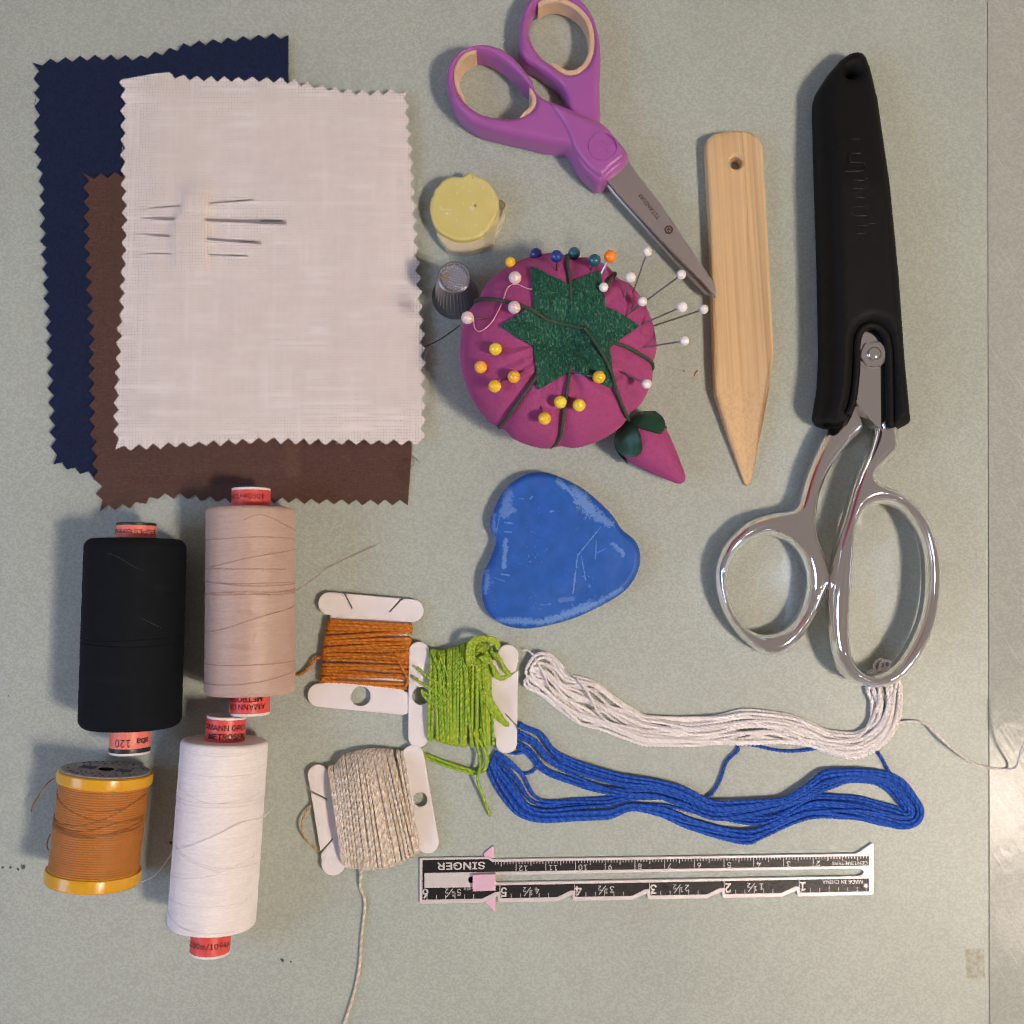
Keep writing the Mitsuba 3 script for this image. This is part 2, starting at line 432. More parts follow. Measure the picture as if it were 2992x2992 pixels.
L2 = zig(np.vstack([S(C1, [(492, 985), (500, 1100), (500, 1350), (515, 1640), (522, 1900)]), S(CW, [(305, 60), (303, 300), (306, 540), (320, 700), (335, 925)])]), 43, 19, 4)
B2 = zig(S(CW, [(335, 925), (480, 915), (600, 872), (700, 866), (830, 880), (950, 888), (1240, 890), (1500, 897), (1755, 900)]), 42, 17, 5)
T2 = zig(S(FF, [(772, 330), (480, 325), (232, 332), (166, 335)]), 43, 17, 6)
brown = Polygon(W(np.vstack([L2[:-1], B2, S(CW, [(1762, 860), (1770, 760), (1778, 640)]), T2[:-1]]), .0015)[:, :2]).buffer(0)


def over(low, zl, th, gap=.0003, soft=.004):
    b = low.boundary

    def f(x, y):
        q = shapely.points(np.c_[x, y])
        d = np.where(shapely.contains_xy(low, x, y), -1, 1) * shapely.distance(q, b)
        return st(soft, -.0006, d) * (zl(x, y) + th + gap)
    return f


on_navy = over(navy, navy_z, .0005)
brown_z = lambda x, y: np.maximum(on_navy(x, y), .0002) + bigz(x, y, 4.1, .0012)
put('fabric_swatch_001', sheet(brown, brown_z, .0004, .0022), 'brown_cloth', 40)
tag('fabric_swatch_001', 'dark brown shot swatch with pinked edges, between the navy and the white cloth', 'fabric', 'pinked fabric swatches')
T3 = np.vstack([zig(np.vstack([S(CR, [(592, 180), (500, 192), (350, 188), (230, 170), (100, 146)]), S(C1, [(1600, 458), (1300, 455), (1100, 452), (960, 432)])]), 41, 17, 7), S(C1, [(880, 422), (690, 455)])])
L3 = zig(np.vstack([S(C1, [(692, 470), (700, 560), (698, 900), (712, 1250), (705, 1500), (697, 1700), (693, 1890)]), S(CW, [(437, 20), (432, 150), (422, 300), (415, 450), (413, 560), (415, 640)])]), 42.5, 17, 8)
B3 = zig(S(CW, [(415, 640), (450, 650), (600, 640), (800, 630), (1000, 620), (1120, 612), (1260, 620), (1500, 621), (1800, 625)]), 43, 18, 9)
R3 = zig(S(CR, [(672, 1735), (675, 1640), (675, 1500), (672, 1300), (660, 1080), (645, 920), (632, 700), (620, 500), (602, 300), (594, 185)]), 42, 17, 10)
linen = Polygon(W(np.vstack([L3[:-1], B3, R3, T3[1:]]), .0025)[:, :2]).buffer(0)
on_both = over(brown, lambda x, y: np.maximum(on_navy(x, y), .0002) + .0012, .0004)
NA = P(CN, [[735, 500]], .003)[0]


def linen_flat(x, y):
    return .0034 + bigz(x, y, 7.7, .0011)


def ridge(x, y):
    xl = np.interp(y, [-.2] + sorted(P(CN, [[0, 860], [0, 600], [0, 430], [0, 270]], .003)[:, 1]) + [.3], np.r_[0, P(CN, [[545, 800], [500, 600], [545, 420], [640, 270]], .003)[:, 0], 0][[1, 1, 2, 3, 4, 4]])
    xr = P(CN, [[955, 500]], .003)[0, 0]
    yy = P(CN, [[700, 860], [700, 180]], .003)[:, 1]
    return .0017 * st(xl - .0014, xl + .0028, x) * st(xr + .0014, xr - .0024, x) * st(yy[0] - .008, yy[0] + .003, y) * st(yy[1] + .008, yy[1] - .002, y)


def linen_z(x, y):
    q = shapely.points(np.c_[x, y])
    d = shapely.distance(q, linen.boundary)
    base = linen_flat(x, y) - .0008 * np.exp(-(d / .006) ** 2)
    return np.maximum(base + ridge(x, y), on_navy(x, y) * 0 + .0022)


put('fabric_swatch_002', sheet(linen, linen_z, .0004, .0013), 'linen_cloth', 40)
tag('fabric_swatch_002', 'off white linen swatch with pinked edges, on top with needles through it', 'fabric', 'pinked fabric swatches')

def fray(key, g, zf, mat, n, seed):
    rg = np.random.default_rng(seed); out = []
    b = g.exterior
    for d in rg.uniform(0, b.length, n):
        p, q = b.interpolate(d), b.interpolate(d + .0006)
        t = np.array([q.x - p.x, q.y - p.y]); t /= np.linalg.norm(t) + 1e-12
        nn = np.array([t[1], -t[0]]); a = rg.uniform(-1, 1); L = rg.uniform(.0008, .0026)
        o = np.array([p.x, p.y]); z = float(zf(np.array([p.x]), np.array([p.y]))[0]) + .0003
        pts = [[*(o - nn * .0004), z], [*(o + (nn + t * a) * L * .5), z], [*(o + (nn + t * a * 1.8) * L), max(z - .0003, .0002)]]
        out.append(tube(curve(pts, n=6), .00007, 4))
    put(key, join(out), mat, True)
    labels[key] = {'kind': 'stuff'}


fray('fabric_swatch__fringe', navy, navy_z, 'navy_cloth', 60, 41)
fray('fabric_swatch_001__fringe', brown, brown_z, 'brown_cloth', 60, 42)
fray('fabric_swatch_002__fringe', linen, linen_z, 'linen_cloth', 70, 43)

# needles through the linen
bsdf('needle_steel', dict(type='principled', base_color=rgb(.84, .83, .85), metallic=1.0, roughness=.2))
bsdf('dark_steel', dict(type='principled', base_color=rgb(.28, .26, .26), metallic=1.0, roughness=.35))
for (a, b, r, lab, eye) in (((245, 298), (1425, 203), .00034, 'thin sewing needle through the linen, uppermost of the four', .00040),
                            ((195, 405), (1765, 452), .00068, 'thick long eyed needle through the linen, longest of the four', .0011),
                            ((150, 572), (1495, 672), .00055, 'medium needle through the linen, just below the thickest one', .00066),
                            ((200, 780), (1350, 810), .00027, 'finest needle through the linen, lowest of the four', .00032)):
    k = num('sewing_needle')
    pa, pb = P(CN, [a, b], .0045)
    t = np.linspace(0, 1, 60)
    pts = pa + t[:, None] * (pb - pa)
    pts[:, 2] = linen_flat(pts[:, 0], pts[:, 1]).max() + .0005 + .6 * r
    rr = r * np.clip(t / .16, .08, 1) ** .7
    rr = rr + (eye - r) * st(.72, .86, t) * st(1.0, .985, t) * .8
    put(k + '__shaft', tube(pts, rr, 10), 'needle_steel', True)
    ue = pts[int(60 * .82)], pts[int(60 * (.97 if eye > .001 else .95))]
    ey = tube(np.linspace(ue[0], ue[1], 8) + [0, 0, eye * .75], eye * .38, 6)
    put(k + '__eye', ey, 'dark_steel', True)
    tag(k, lab, 'needle', 'needles through the linen')

# ------------------------------------------------------------------ purple scissors
pr('purple_plastic', (.345, .098, .345), .34, .5)
pr('cream_rubber', (.60, .42, .28), .55, .4)
bsdf('blade_grey', dict(type='principled', base_color=rgb(.50, .455, .45), metallic=.85, roughness=.36))
bsdf('print_dark', dict(type='diffuse', reflectance=rgb(.075, .05, .045)))
k = 'craft_scissors'
ring1o = [(790, 560), (765, 500), (705, 410), (625, 325), (540, 278), (450, 262), (360, 277), (283, 322), (238, 390), (222, 470), (235, 560), (272, 648), (332, 718), (412, 773), (500, 803), (620, 832), (760, 865), (900, 895), (985, 912), (1020, 960), (1060, 1030), (1120, 1095), (1185, 1142), (1208, 1135), (1290, 1075), (1366, 990), (1366, 955), (1330, 895), (1275, 830), (1225, 775), (1160, 735), (1050, 690), (960, 650), (880, 622), (830, 600)]
hole1 = [(275, 470), (287, 400), (332, 335), (392, 308), (470, 318), (560, 362), (640, 428), (700, 490), (748, 545), (782, 605), (772, 660), (735, 700), (685, 722), (600, 730), (500, 718), (420, 690), (342, 630), (295, 560)]
ring2o = [(690, 330), (678, 230), (685, 130), (710, 45), (755, -35), (830, -95), (930, -105), (1020, -65), (1100, 15), (1150, 95), (1182, 200), (1194, 300), (1192, 450), (1190, 600), (1192, 735), (1170, 790), (1050, 760), (985, 655), (972, 600), (945, 540), (895, 488), (840, 448), (770, 400), (720, 372)]
hole2 = [(740, 150), (755, 75), (795, 15), (855, -15), (940, -18), (1025, 15), (1090, 70), (1135, 150), (1148, 230), (1143, 310), (1118, 380), (1072, 432), (1010, 455), (950, 442), (890, 397), (830, 352), (780, 290), (748, 220)]
zt1, zt2 = .0125, .0105
h1 = poly(C2, hole1, zt1)
o1 = poly(C2, ring1o, zt1, n=260)
put(k + '__handle', dome(o1.difference(h1), .002, zt1, .0024, .0032, .0011, .0008, 8), 'purple_plastic', True)
put(k + '__handle__grip_lining', bev(h1.buffer(.0004).difference(h1.buffer(-.0012)).intersection(poly(C2, [(200, 250), (420, 290), (330, 460), (340, 640), (250, 600)], zt1, False).union(poly(C2, [(745, 520), (860, 560), (800, 760), (640, 790), (690, 715), (745, 640)], zt1, False))), .002, zt1 - .0009, .0006, n=3), 'cream_rubber', 45)
h2 = poly(C2, hole2, zt2)
put(k + '__handle_001', dome(poly(C2, ring2o, zt2, n=240).difference(h2), .002, zt2, .0024, .0032, .0011, .0008, 8), 'purple_plastic', True)
put(k + '__handle_001__grip_lining', bev(h2.buffer(.0004).difference(h2.buffer(-.0014)).intersection(poly(C2, [(790, -60), (1200, -60), (1230, 300), (1080, 520), (880, 450), (880, 380), (1000, 415), (1100, 300), (1050, 100), (800, 40)], zt2, False)), .002, zt2 - .0009, .0006, n=3), 'cream_rubber', 45)
labels[k + '__handle'] = {'label': 'lower left purple handle with the round emblem'}
# raised knuckle over the joint and the round emblem
body = [(850, 625), (960, 650), (1050, 690), (1160, 735), (1222, 775), (1272, 828), (1328, 895), (1364, 955), (1364, 985), (1280, 1060), (1200, 1122), (1130, 1085), (1065, 1015), (1020, 950), (985, 880), (930, 760)]
put(k + '__joint_cover', dome(poly(C2, body, zt1 + .001, n=160).buffer(-.0006), zt1 - .004, zt1 + .0013, .0024, .0032, .0011, .0008, 8), 'purple_plastic', True)
ec = P(C2, [[1207, 920]], zt1 + .0013)[0]
ring = Point(ec[:2]).buffer(.0050, 48)
put(k + '__emblem', join([bev(ring.difference(Point(ec[:2]).buffer(.0045, 48)), zt1 + .001, zt1 + .0018, .00022, n=2)] + [tube(curve(P(C2, a, zt1 + .0013), n=14), .00024, 6) for a in ([(1180, 930), (1215, 905), (1260, 870)], [(1185, 955), (1225, 925), (1275, 895)], [(1200, 880), (1210, 905), (1205, 940)], [(1225, 955), (1240, 930), (1238, 900)], [(1185, 890), (1200, 875), (1215, 885), (1205, 900)])]), 'purple_plastic', 45)
zb = .0092
blade1 = [(440, 590), (655, 415), (720, 520), (1000, 880), (1300, 1330), (1520, 1650), (1552, 1735), (1551, 1815), (1500, 1755), (1400, 1645), (1200, 1447), (1000, 1240), (820, 1040), (620, 830), (500, 690), (430, 615)]
b1 = poly(CZ, blade1, zb, False)
put(k + '__blade', bev(b1.union(poly(CZ, [(300, 420), (560, 300), (655, 415), (440, 600)], zb, False)), zb - .0012, zb, .0002, n=2), 'blade_grey', 30)
blade2 = [(405, 625), (500, 690), (620, 830), (820, 1040), (1000, 1240), (1200, 1447), (1400, 1645), (1530, 1745), (1551, 1818), (1450, 1775), (1300, 1618), (1100, 1405), (900, 1185), (700, 965), (520, 765)]
put(k + '__blade_001', bev(poly(CZ, blade2, zb - .003, False).buffer(.0003), zb - .0041, zb - .0029, .0005, rz=.0008, n=2), 'blade_grey', 30)
t_ang = math.degrees(math.atan2(654 - 555, 1858.6 - 1936))
tp = S(CE, [[1030, 1090]])[0]
put(k + '__blade__lettering', text_at('TITANIUM', tp, 11.5, t_ang, zb + .0001, .0001, stretch=1.12), 'print_dark', False)
tk = P(CE, [[1525, 1680]], zb)[0]
em = Point(tk[:2]).buffer(.00145, 24).difference(Point(tk[:2]).buffer(.00095, 24)).union(sbox(tk[0] - .0007, tk[1] - .0002, tk[0] + .0007, tk[1] + .00015)).union(sbox(tk[0] - .0002, tk[1] - .0007, tk[0] + .00015, tk[1] + .0007))
put(k + '__blade__logo', bev(em, zb + .0001, zb + .0002, .00002, n=1), 'print_dark', False)
tag(k, 'small scissors with two purple ring handles and cream grip linings, blades nearly closed', 'scissors')

# ------------------------------------------------------------------ bamboo point turner
def bamboo_fn(p, n, uv):
    x, y = p.x, p.y
    xr = x + y * .052
    g = noise(xr * 1500, y * 14, 1.0) * .5 + noise(xr * 3600, y * 30, 3.0) * .3 + noise(xr * 420, y * 8, 6.0) * .4
    end = smoothstep(PT_Y + .006, PT_Y - .004, y)
    dots = noise(xr * 2400, y * 1500, 2.0)
    c = mix((0.57, 0.385, 0.205), (0.65, 0.46, 0.262), smoothstep(.35, .85, g))
    c = mix(c, mix((0.58, 0.39, 0.21), (0.64, 0.445, 0.25), smoothstep(.25, .6, dots)), end * .8)
    lines = smoothstep(.75, .9, noise(xr * 1900, y * 5, 12.0))
    return c * (1 - .13 * lines * (1 - end))


PT_Y = P(C4, [[300, 1500]], .005)[0, 1]
pr('bamboo', mikit.proc(bamboo_fn), .5, .4)
zp = .0055
pt = poly(C4, [(157, 520), (163, 488), (188, 464), (240, 452), (300, 448), (335, 454), (372, 482), (386, 520), (400, 760), (415, 1050), (430, 1350), (425, 1420), (400, 1580), (348, 1870), (332, 1888), (322, 1876), (250, 1680), (196, 1515), (190, 1400), (176, 900)], zp, False, round_=.0006)
pt = pt.difference(Point(P(C4, [[277, 587]], zp)[0, :2]).buffer(.0022, 24))
m = bev(pt.segmentize(.004), .0004, zp, .0012, rz=.0009, n=4)
v = np.array(m.vertices); tip = P(C4, [[335, 1888]], zp)[0, 1]; topy = P(C4, [[270, 450]], zp)[0, 1]
f = np.interp(v[:, 1], [tip, PT_Y, topy - .004, topy], [.35, 1, 1, .72])
m.vertices = np.c_[v[:, :2], v[:, 2] * f]
put('point_turner', m, 'bamboo', 35)
tag('point_turner', 'pale bamboo point turner with a hole at the top and a pointed lower end', 'point turner')

# ------------------------------------------------------------------ shears and their sheath
bsdf('chrome', dict(type='principled', base_color=rgb(.96, .93, .92), metallic=1.0, roughness=.07))
pr('black_rubber', (.0062, .0062, .0066), .62, .16)
k = 'tailor_shears'
lo = [(1118, 215), (1060, 285), (985, 372), (920, 460), (872, 560), (842, 650), (830, 740), (826, 830), (842, 920), (872, 1000), (895, 1080), (908, 1140), (905, 1200), (880, 1255), (850, 1330), (800, 1430), (740, 1520), (680, 1590), (620, 1630), (560, 1645), (500, 1632), (430, 1590), (350, 1520), (280, 1430), (230, 1330), (202, 1220), (196, 1130), (215, 1030), (252, 950), (312, 880), (390, 812), (480, 772), (580, 748), (668, 730), (708, 708), (730, 660), (752, 580), (780, 490), (812, 410), (852, 320), (900, 240), (950, 180), (1010, 80), (1060, 60), (1100, 150)]
lh = [(500, 885), (400, 928), (330, 990), (285, 1070), (265, 1160), (273, 1260), (308, 1360), (358, 1440), (420, 1488), (490, 1510), (570, 1502), (642, 1470), (702, 1410), (742, 1330), (765, 1230), (766, 1130), (745, 1050), (702, 972), (640, 918), (570, 888)]
ro = [(1185, 190), (1192, 225), (1180, 300), (1150, 380), (1112, 460), (1072, 560), (1040, 660), (1000, 800), (960, 930), (935, 1060), (922, 1150), (906, 1300), (906, 1450), (916, 1560), (942, 1660), (990, 1748), (1050, 1800), (1120, 1832), (1200, 1845), (1280, 1835), (1360, 1790), (1430, 1718), (1500, 1620), (1550, 1500), (1588, 1350), (1604, 1190), (1600, 1050), (1570, 920), (1530, 812), (1470, 722), (1400, 652), (1300, 592), (1225, 560), (1196, 530), (1228, 468), (1336, 345), (1330, 240), (1328, 150), (1240, 150)]
rh = [(1210, 685), (1290, 692), (1370, 732), (1430, 802), (1480, 900), (1508, 1020), (1515, 1150), (1508, 1280), (1480, 1420), (1430, 1540), (1372, 1640), (1310, 1710), (1240, 1750), (1175, 1760), (1112, 1732), (1062, 1672), (1037, 1590), (1032, 1450), (1046, 1200), (1060, 1000), (1072, 850), (1092, 782), (1135, 722)]
zl, zr = .0105, .0135
put(k + '__handle', dome(poly(C5, lo, zl - .004, n=300).difference(poly(C5, lh, zl - .004, n=120)), .002, zl, .0034, .0052, .0009, .0007, 11), 'chrome', True)
labels[k + '__handle'] = {'label': 'left chrome handle with the round thumb ring'}
put(k + '__handle_001', dome(poly(C5, ro, zr - .004, n=320).difference(poly(C5, rh, zr - .004, n=140)), .0055, zr, .0034, .0052, .0009, .0007, 11), 'chrome', True)
labels[k + '__handle_001'] = {'label': 'right chrome handle with the long finger ring'}
plate = [(600, 300), (760, 200), (960, 250), (1040, 430), (1060, 1100), (1060, 1480), (1060, 1680), (1010, 1760), (860, 1645), (770, 1540), (560, 1310), (560, 1000), (580, 700)]
zq = .0128
put(k + '__blade', bev(poly(CP, plate, zq, False, round_=.0003), .006, zq, .0003, n=3), 'chrome', 35)
nc = P(CP, [[835, 650]], zq + .002)[0]
hexa = Polygon([nc[:2] + .0050 * np.array([math.cos(a), math.sin(a)]) for a in np.radians(np.arange(6) * 60 + 5)])
put(k + '__nut', bev(hexa.intersection(Point(nc[:2]).buffer(.0047, 32)), zq, zq + .0024, .0010, rz=.0008, n=4), 'chrome', 30)
put(k + '__bolt', lathe([(0, .0023), (.0006, .0023), (.0010, .0019), (.0013, .0012), (.0014, 1e-5)], np.array([nc[0], nc[1], zq + .0022]), [0, 0, 1], 32), 'chrome', 50)
tag(k, 'chrome tailor shears with looped handles, blades in the black sheath', 'scissors')
so = [(606, 345), (608, 312), (616, 284), (630, 258), (662, 210), (710, 155), (745, 131), (770, 126), (795, 132), (812, 152), (828, 200), (855, 330), (892, 660), (930, 1050), (955, 1400), (978, 1638), (945, 1655), (908, 1670), (890, 1640), (886, 1400), (882, 1330), (873, 1290), (852, 1262), (822, 1250), (792, 1262), (774, 1300), (770, 1400), (765, 1480), (752, 1560), (735, 1612), (700, 1642), (655, 1650), (618, 1636), (605, 1610), (612, 1570), (625, 1490), (632, 1350), (625, 1000), (612, 600)]
zs_ = .0175
zsl = np.where((np.arange(len(so)) >= 17) & (np.arange(len(so)) <= 30), .0150, .010)
sh = poly(C4, so, zsl, False, round_=.0014)
sh = sh.difference(Point(P(C4, [[767, 183]], zs_)[0, :2]).buffer(.0012, 16))
ty = P(C4, [[770, 126]], .01)[0, 1]
m = dome(sh, .003, zs_, .0056, .0100, .0012, .0008, 10, top=lambda x, y, z: .003 + (z - .003) * np.interp(y, [ty - .05, ty], [1, .62]))
put('scissors_sheath__body', m, 'black_rubber', True)
lip = P(C4, [(897, 1655), (894, 1400), (890, 1325), (879, 1283), (855, 1255), (822, 1243), (788, 1255), (767, 1298), (763, 1400), (757, 1480), (746, 1552), (728, 1604)], .0150)
put('scissors_sheath__slot_rim', tube(curve(lip, .0012), .0013, 10), 'black_rubber', True)
pr('emboss_black', (.008, .008, .008), .42, .45)
put('scissors_sheath__lettering', join([tube(P(CS, [a, b], zs_ + .00002), .00018, 6) for a, b in (((520, 272), (640, 270)), ((520, 472), (650, 468)), ((500, 598), (670, 598)), ((420, 728), (690, 720)), ((560, 852), (690, 850)), ((705, 826), (745, 822)), ((540, 976), (685, 968)), ((585, 1102), (705, 1098)), ((560, 1228), (705, 1220)), ((590, 1358), (720, 1355)), ((595, 1492), (745, 1488)), ((770, 1464), (850, 1460)), ((590, 1612), (730, 1608)))] + [tube(curve(P(CS, a, zs_ + .00002), n=12), .00016, 6) for a in ([(560, 1228), (520, 1260), (525, 1320), (590, 1358)], [(705, 1220), (745, 1260), (745, 1330), (720, 1355)], [(520, 472), (500, 510), (500, 560), (505, 598)], [(690, 720), (715, 690), (700, 620), (670, 598)])]), 'emboss_black', True)
om = lathe([(0, .0001), (0, .0026), (.0008, .0030), (.004, .0032)], P(C4, [[662, 1657]], .009)[0], P(C4, [[672, 1560]], .009)[0] - P(C4, [[662, 1657]], .009)[0], 32)
pr('hollow_black', (.002, .002, .002), .9, .1)
put('scissors_sheath__opening', om, 'hollow_black', 40)
tag('scissors_sheath', 'long black rubber sheath covering the blades of the chrome shears', 'sheath')

# ------------------------------------------------------------------ thimble
bsdf('thimble_metal', dict(type='principled', base_color=rgb(.32, .33, .36), metallic=1.0, roughness=.22))


def tt_fn(p, n, uv):
    d = dr.square((p.x - TT[0] + .0036) / .0022) + dr.square((p.y - TT[1] + .0002) / .0036)
    return mix((.52, .51, .54), (.55, .36, .15), .85 * dr.exp(-d) * smoothstep(.25, .6, noise(p.x * 900, p.y * 900, 2.0)))


TH = W([[1330, 866]], 0)[0]
TT = P(CT, [[625, 452]], .022)[0]
bsdf('thimble_top', dict(type='principled', base_color=mikit.proc(tt_fn), metallic=1.0, roughness=.25))
hh, r0, r1 = .022, .0078, .0054
nz, na = 150, 30 * 10
ax = TT - TH; ax[2] = hh
sz = np.linspace(0, 1, nz)[:, None]; an = np.arange(na)[None] * 2 * np.pi / na
rr = r0 + (r1 - r0) * sz ** .85
band = st(.10, .13, sz) * st(.97, .94, sz)
row = (sz * 11) % 1; cellp = (an * 30 / (2 * np.pi)) % 1
dim = np.sin(np.pi * row) ** 2 * np.sin(np.pi * cellp) ** 2
rr = rr - .00055 * (1 - dim) * band + .00035 * st(.06, .02, sz)
rr = rr - .0012 * st(.975, 1.0, sz) ** 2
X = TH + sz[..., None] * ax + rr[..., None] * np.stack([np.cos(an) + 0 * sz, np.sin(an) + 0 * sz, 0 * an + 0 * sz], -1)
put('thimble__wall', grid(X, True), 'thimble_metal', True)
gx = np.linspace(-1, 1, 110); gx, gy = np.meshgrid(gx, gx)
rho = np.maximum(np.abs(gx), np.abs(gy)); sc = np.where(np.hypot(gx, gy) > 0, rho / np.maximum(np.hypot(gx, gy), 1e-9), 1)
dx, dy = gx * sc * r1 * .97, gy * sc * r1 * .97
c, s = math.cos(math.radians(-33)), math.sin(math.radians(-33))
a, b = (dx * c - dy * s) / .00115, (dx * s + dy * c) / .00115
wa = .00042 * np.cos(np.pi * a) ** 2 * np.cos(np.pi * b) ** 2
rad = np.hypot(dx, dy)
z = TT[2] - .0003 + wa * st(r1 * .93, r1 * .80, rad) + .0005 * st(r1 * .80, r1 * .88, rad) * st(r1, r1 * .93, rad) - .0006 * st(r1 * .93, r1 * .99, rad)
put('thimble__top', grid(np.stack([TT[0] + dx, TT[1] + dy, z], -1)), 'thimble_top', True)
tag('thimble', 'dimpled steel thimble standing beside the pincushion', 'thimble')

# ------------------------------------------------------------------ pincushion
def cushion_fn(p, n, uv):
    x, y, z = p.x, p.y, p.z
    w = noise(x * 3400, y * 2200, z * 2600) * .5 + .5 * noise(x * 2200, y * 3400, z * 2600)
    return mi.Color3f(0.34, 0.064, 0.185) * (.80 + .38 * w)


def cushion_bump(p, n, uv):
    return noise(p.x * 2200, p.y * 2200, p.z * 2200) + .8 * noise(p.x * 700, p.y * 700, p.z * 700)


pr('cushion_cloth', mikit.proc(cushion_fn), .9, .2, bump=cushion_bump, bscale=.00016, sheen=.35)


def star_fn(p, n, uv):
    x, y = p.x, p.y
    w = noise(x * 3000, y * 700, 1.0) * .6 + .5 * noise(x * 2500, y * 1900, 3.0)
    fl = smoothstep(.62, .86, noise(x * 3300, y * 1500, 9.0))
    return mix(mi.Color3f(0.016, 0.075, 0.050) * (.55 + .9 * w), mi.Color3f(.20, .30, .22), fl * .32)


pr('green_felt', mikit.proc(star_fn), .95, .1, bump=lambda p, n, uv: noise(p.x * 2400, p.y * 420, 1.0), bscale=.00022)
PC = W([[1628.6, 1025]], .019)[0] + [.0002, -.0003, 0]; PC[2] = 0
PR, PH = .0322, .0385
PC_TOP = np.array([PC[0], PC[1]])
CORDS_PX = {0: [(975, 318), (985, 380), (1000, 450), (1003, 520), (1008, 600)], 1: [(405, 622), (430, 598), (500, 590), (580, 600), (680, 625), (760, 655), (850, 712), (960, 745), (1080, 770)],
            2: [(545, 1395), (570, 1370), (620, 1310), (700, 1200), (782, 1085), (800, 1060)], 3: [(882, 1515), (920, 1480), (950, 1380), (965, 1260), (985, 1140), (998, 1040), (1005, 1000)],
            4: [(1512, 1028), (1505, 990), (1450, 940), (1380, 900), (1295, 868), (1240, 850)], 5: [(1275, 425), (1262, 455), (1240, 490), (1200, 540)],
            6: [(1362, 1335), (1330, 1260), (1290, 1150), (1262, 1060), (1220, 960), (1150, 850), (1085, 765)]}


def profile(u):
    """u 0 (middle of the bottom) to 1 (middle of the top): radius, height."""
    a = (u - .5) * np.pi
    ca, sa = np.cos(a), np.sin(a)
    rad = PR * np.abs(ca) ** .82
    z = PH * .5 + PH * .5 * np.sign(sa) * np.abs(sa) ** .92
    z = z - .0062 * np.exp(-(rad / .0085) ** 2) * (u > .5)
    return rad, np.where(u < .5, z * .96, z)


UT = np.linspace(.5, 1, 400)
RT, ZT = profile(UT)


def ctop(xy):
    d = np.asarray(xy)[..., :2] - PC_TOP
    return np.interp(np.hypot(d[..., 0], d[..., 1]), RT[::-1], ZT[::-1])


def onC(c, pts, lift=0.0):
    """Photo pixels to points of the cushion's upper surface."""
    p = S(c, pts); z = np.full(len(p), .03)
    for _ in range(30):
        q = W(p, z); z = .5 * z + .5 * (ctop_g(q) + lift)
    return W(p, z)


ANG = []


def groove(x, y):
    d = np.arctan2(y - PC_TOP[1], x - PC_TOP[0])
    g = 0
    for a in ANG:
        e = (d - a + np.pi) % (2 * np.pi) - np.pi
        g = np.maximum(g, np.exp(-(e / .10) ** 2))
    return g


def wrinkle(x, y):
    d = np.arctan2(y - PC_TOP[1], x - PC_TOP[0]); r = np.hypot(x - PC_TOP[0], y - PC_TOP[1])
    w = meshkit.noise(np.stack([np.cos(d) * 6.5 + 8, np.sin(d) * 6.5 + 8, r * 60], -1), 5) - .5
    w2 = meshkit.noise(np.stack([x * 420, y * 420, x * 0 + 2.2], -1), 9) - .5
    right = st(.004, .020, x - PC_TOP[0]) * st(PR, PR * .8, r)
    return .0026 * w * np.exp(-((r - .012) / .012) ** 2) + .0015 * w2 * right


def ctop_g(q):
    q = np.asarray(q)
    r = np.hypot(q[..., 0] - PC_TOP[0], q[..., 1] - PC_TOP[1])
    return ctop(q) - groove(q[..., 0], q[..., 1]) * .0010 * st(0, .012, r) + wrinkle(q[..., 0], q[..., 1])


for i_, pts in CORDS_PX.items():
    e = onC(C3, [pts[2]])[0] - np.r_[PC_TOP, 0]
    ANG.append(math.atan2(e[1], e[0]))
u = np.linspace(0, 1, 190)[:, None]; an = np.arange(260)[None] * 2 * np.pi / 260
rad, zz = profile(u)
sh_ = (u > .5) * np.clip((zz - PH * .5) / (PH * .5), 0, 1) + 0 * an
cx, cy = PC[0] + (PC_TOP[0] - PC[0]) * np.ones_like(sh_), PC[1] + (PC_TOP[1] - PC[1]) * np.ones_like(sh_)
x = cx + rad * np.cos(an); y = cy + rad * np.sin(an)
g = groove(x, y)
k_ = 1 - .035 * g * np.sin(np.pi * np.clip(u, 0, 1)) ** .5
x, y = cx + rad * np.cos(an) * k_, cy + rad * np.sin(an) * k_
zt = np.where(u > .52, zz - g * .0010 * st(0, .012, rad) + wrinkle(x, y), zz + 0 * an)
put('pincushion__body', grid(np.stack([x, y, zt], -1), True), 'cushion_cloth', True)
starpx = [(758, 390), (870, 445), (985, 503), (1085, 455), (1180, 420), (1200, 520), (1216, 640), (1320, 690), (1425, 755), (1330, 820), (1240, 890), (1258, 1000), (1256, 1138), (1130, 1085), (1010, 1024), (920, 1080), (800, 1146), (792, 1010), (780, 882), (680, 830), (574, 757), (680, 690), (778, 640), (770, 520)]
sp = onC(C3, starpx, .0006)[:, :2]
star = Polygon(sp).buffer(.0004, 4)
put('pincushion__star_leaf', sheet(star, lambda x, y: ctop_g(np.c_[x, y]) + .00025 + .0004 * meshkit.noise(np.stack([x * 250, y * 250, x * 0], -1), 4), .0006, .0009), 'green_felt', 40)
labels['pincushion__star_leaf'] = {'label': 'dark green felt star on top of the pincushion'}
bsdf('green_cord', dict(type='principled', base_color=rgb(.048, .072, .052), roughness=.8, specular=.2))
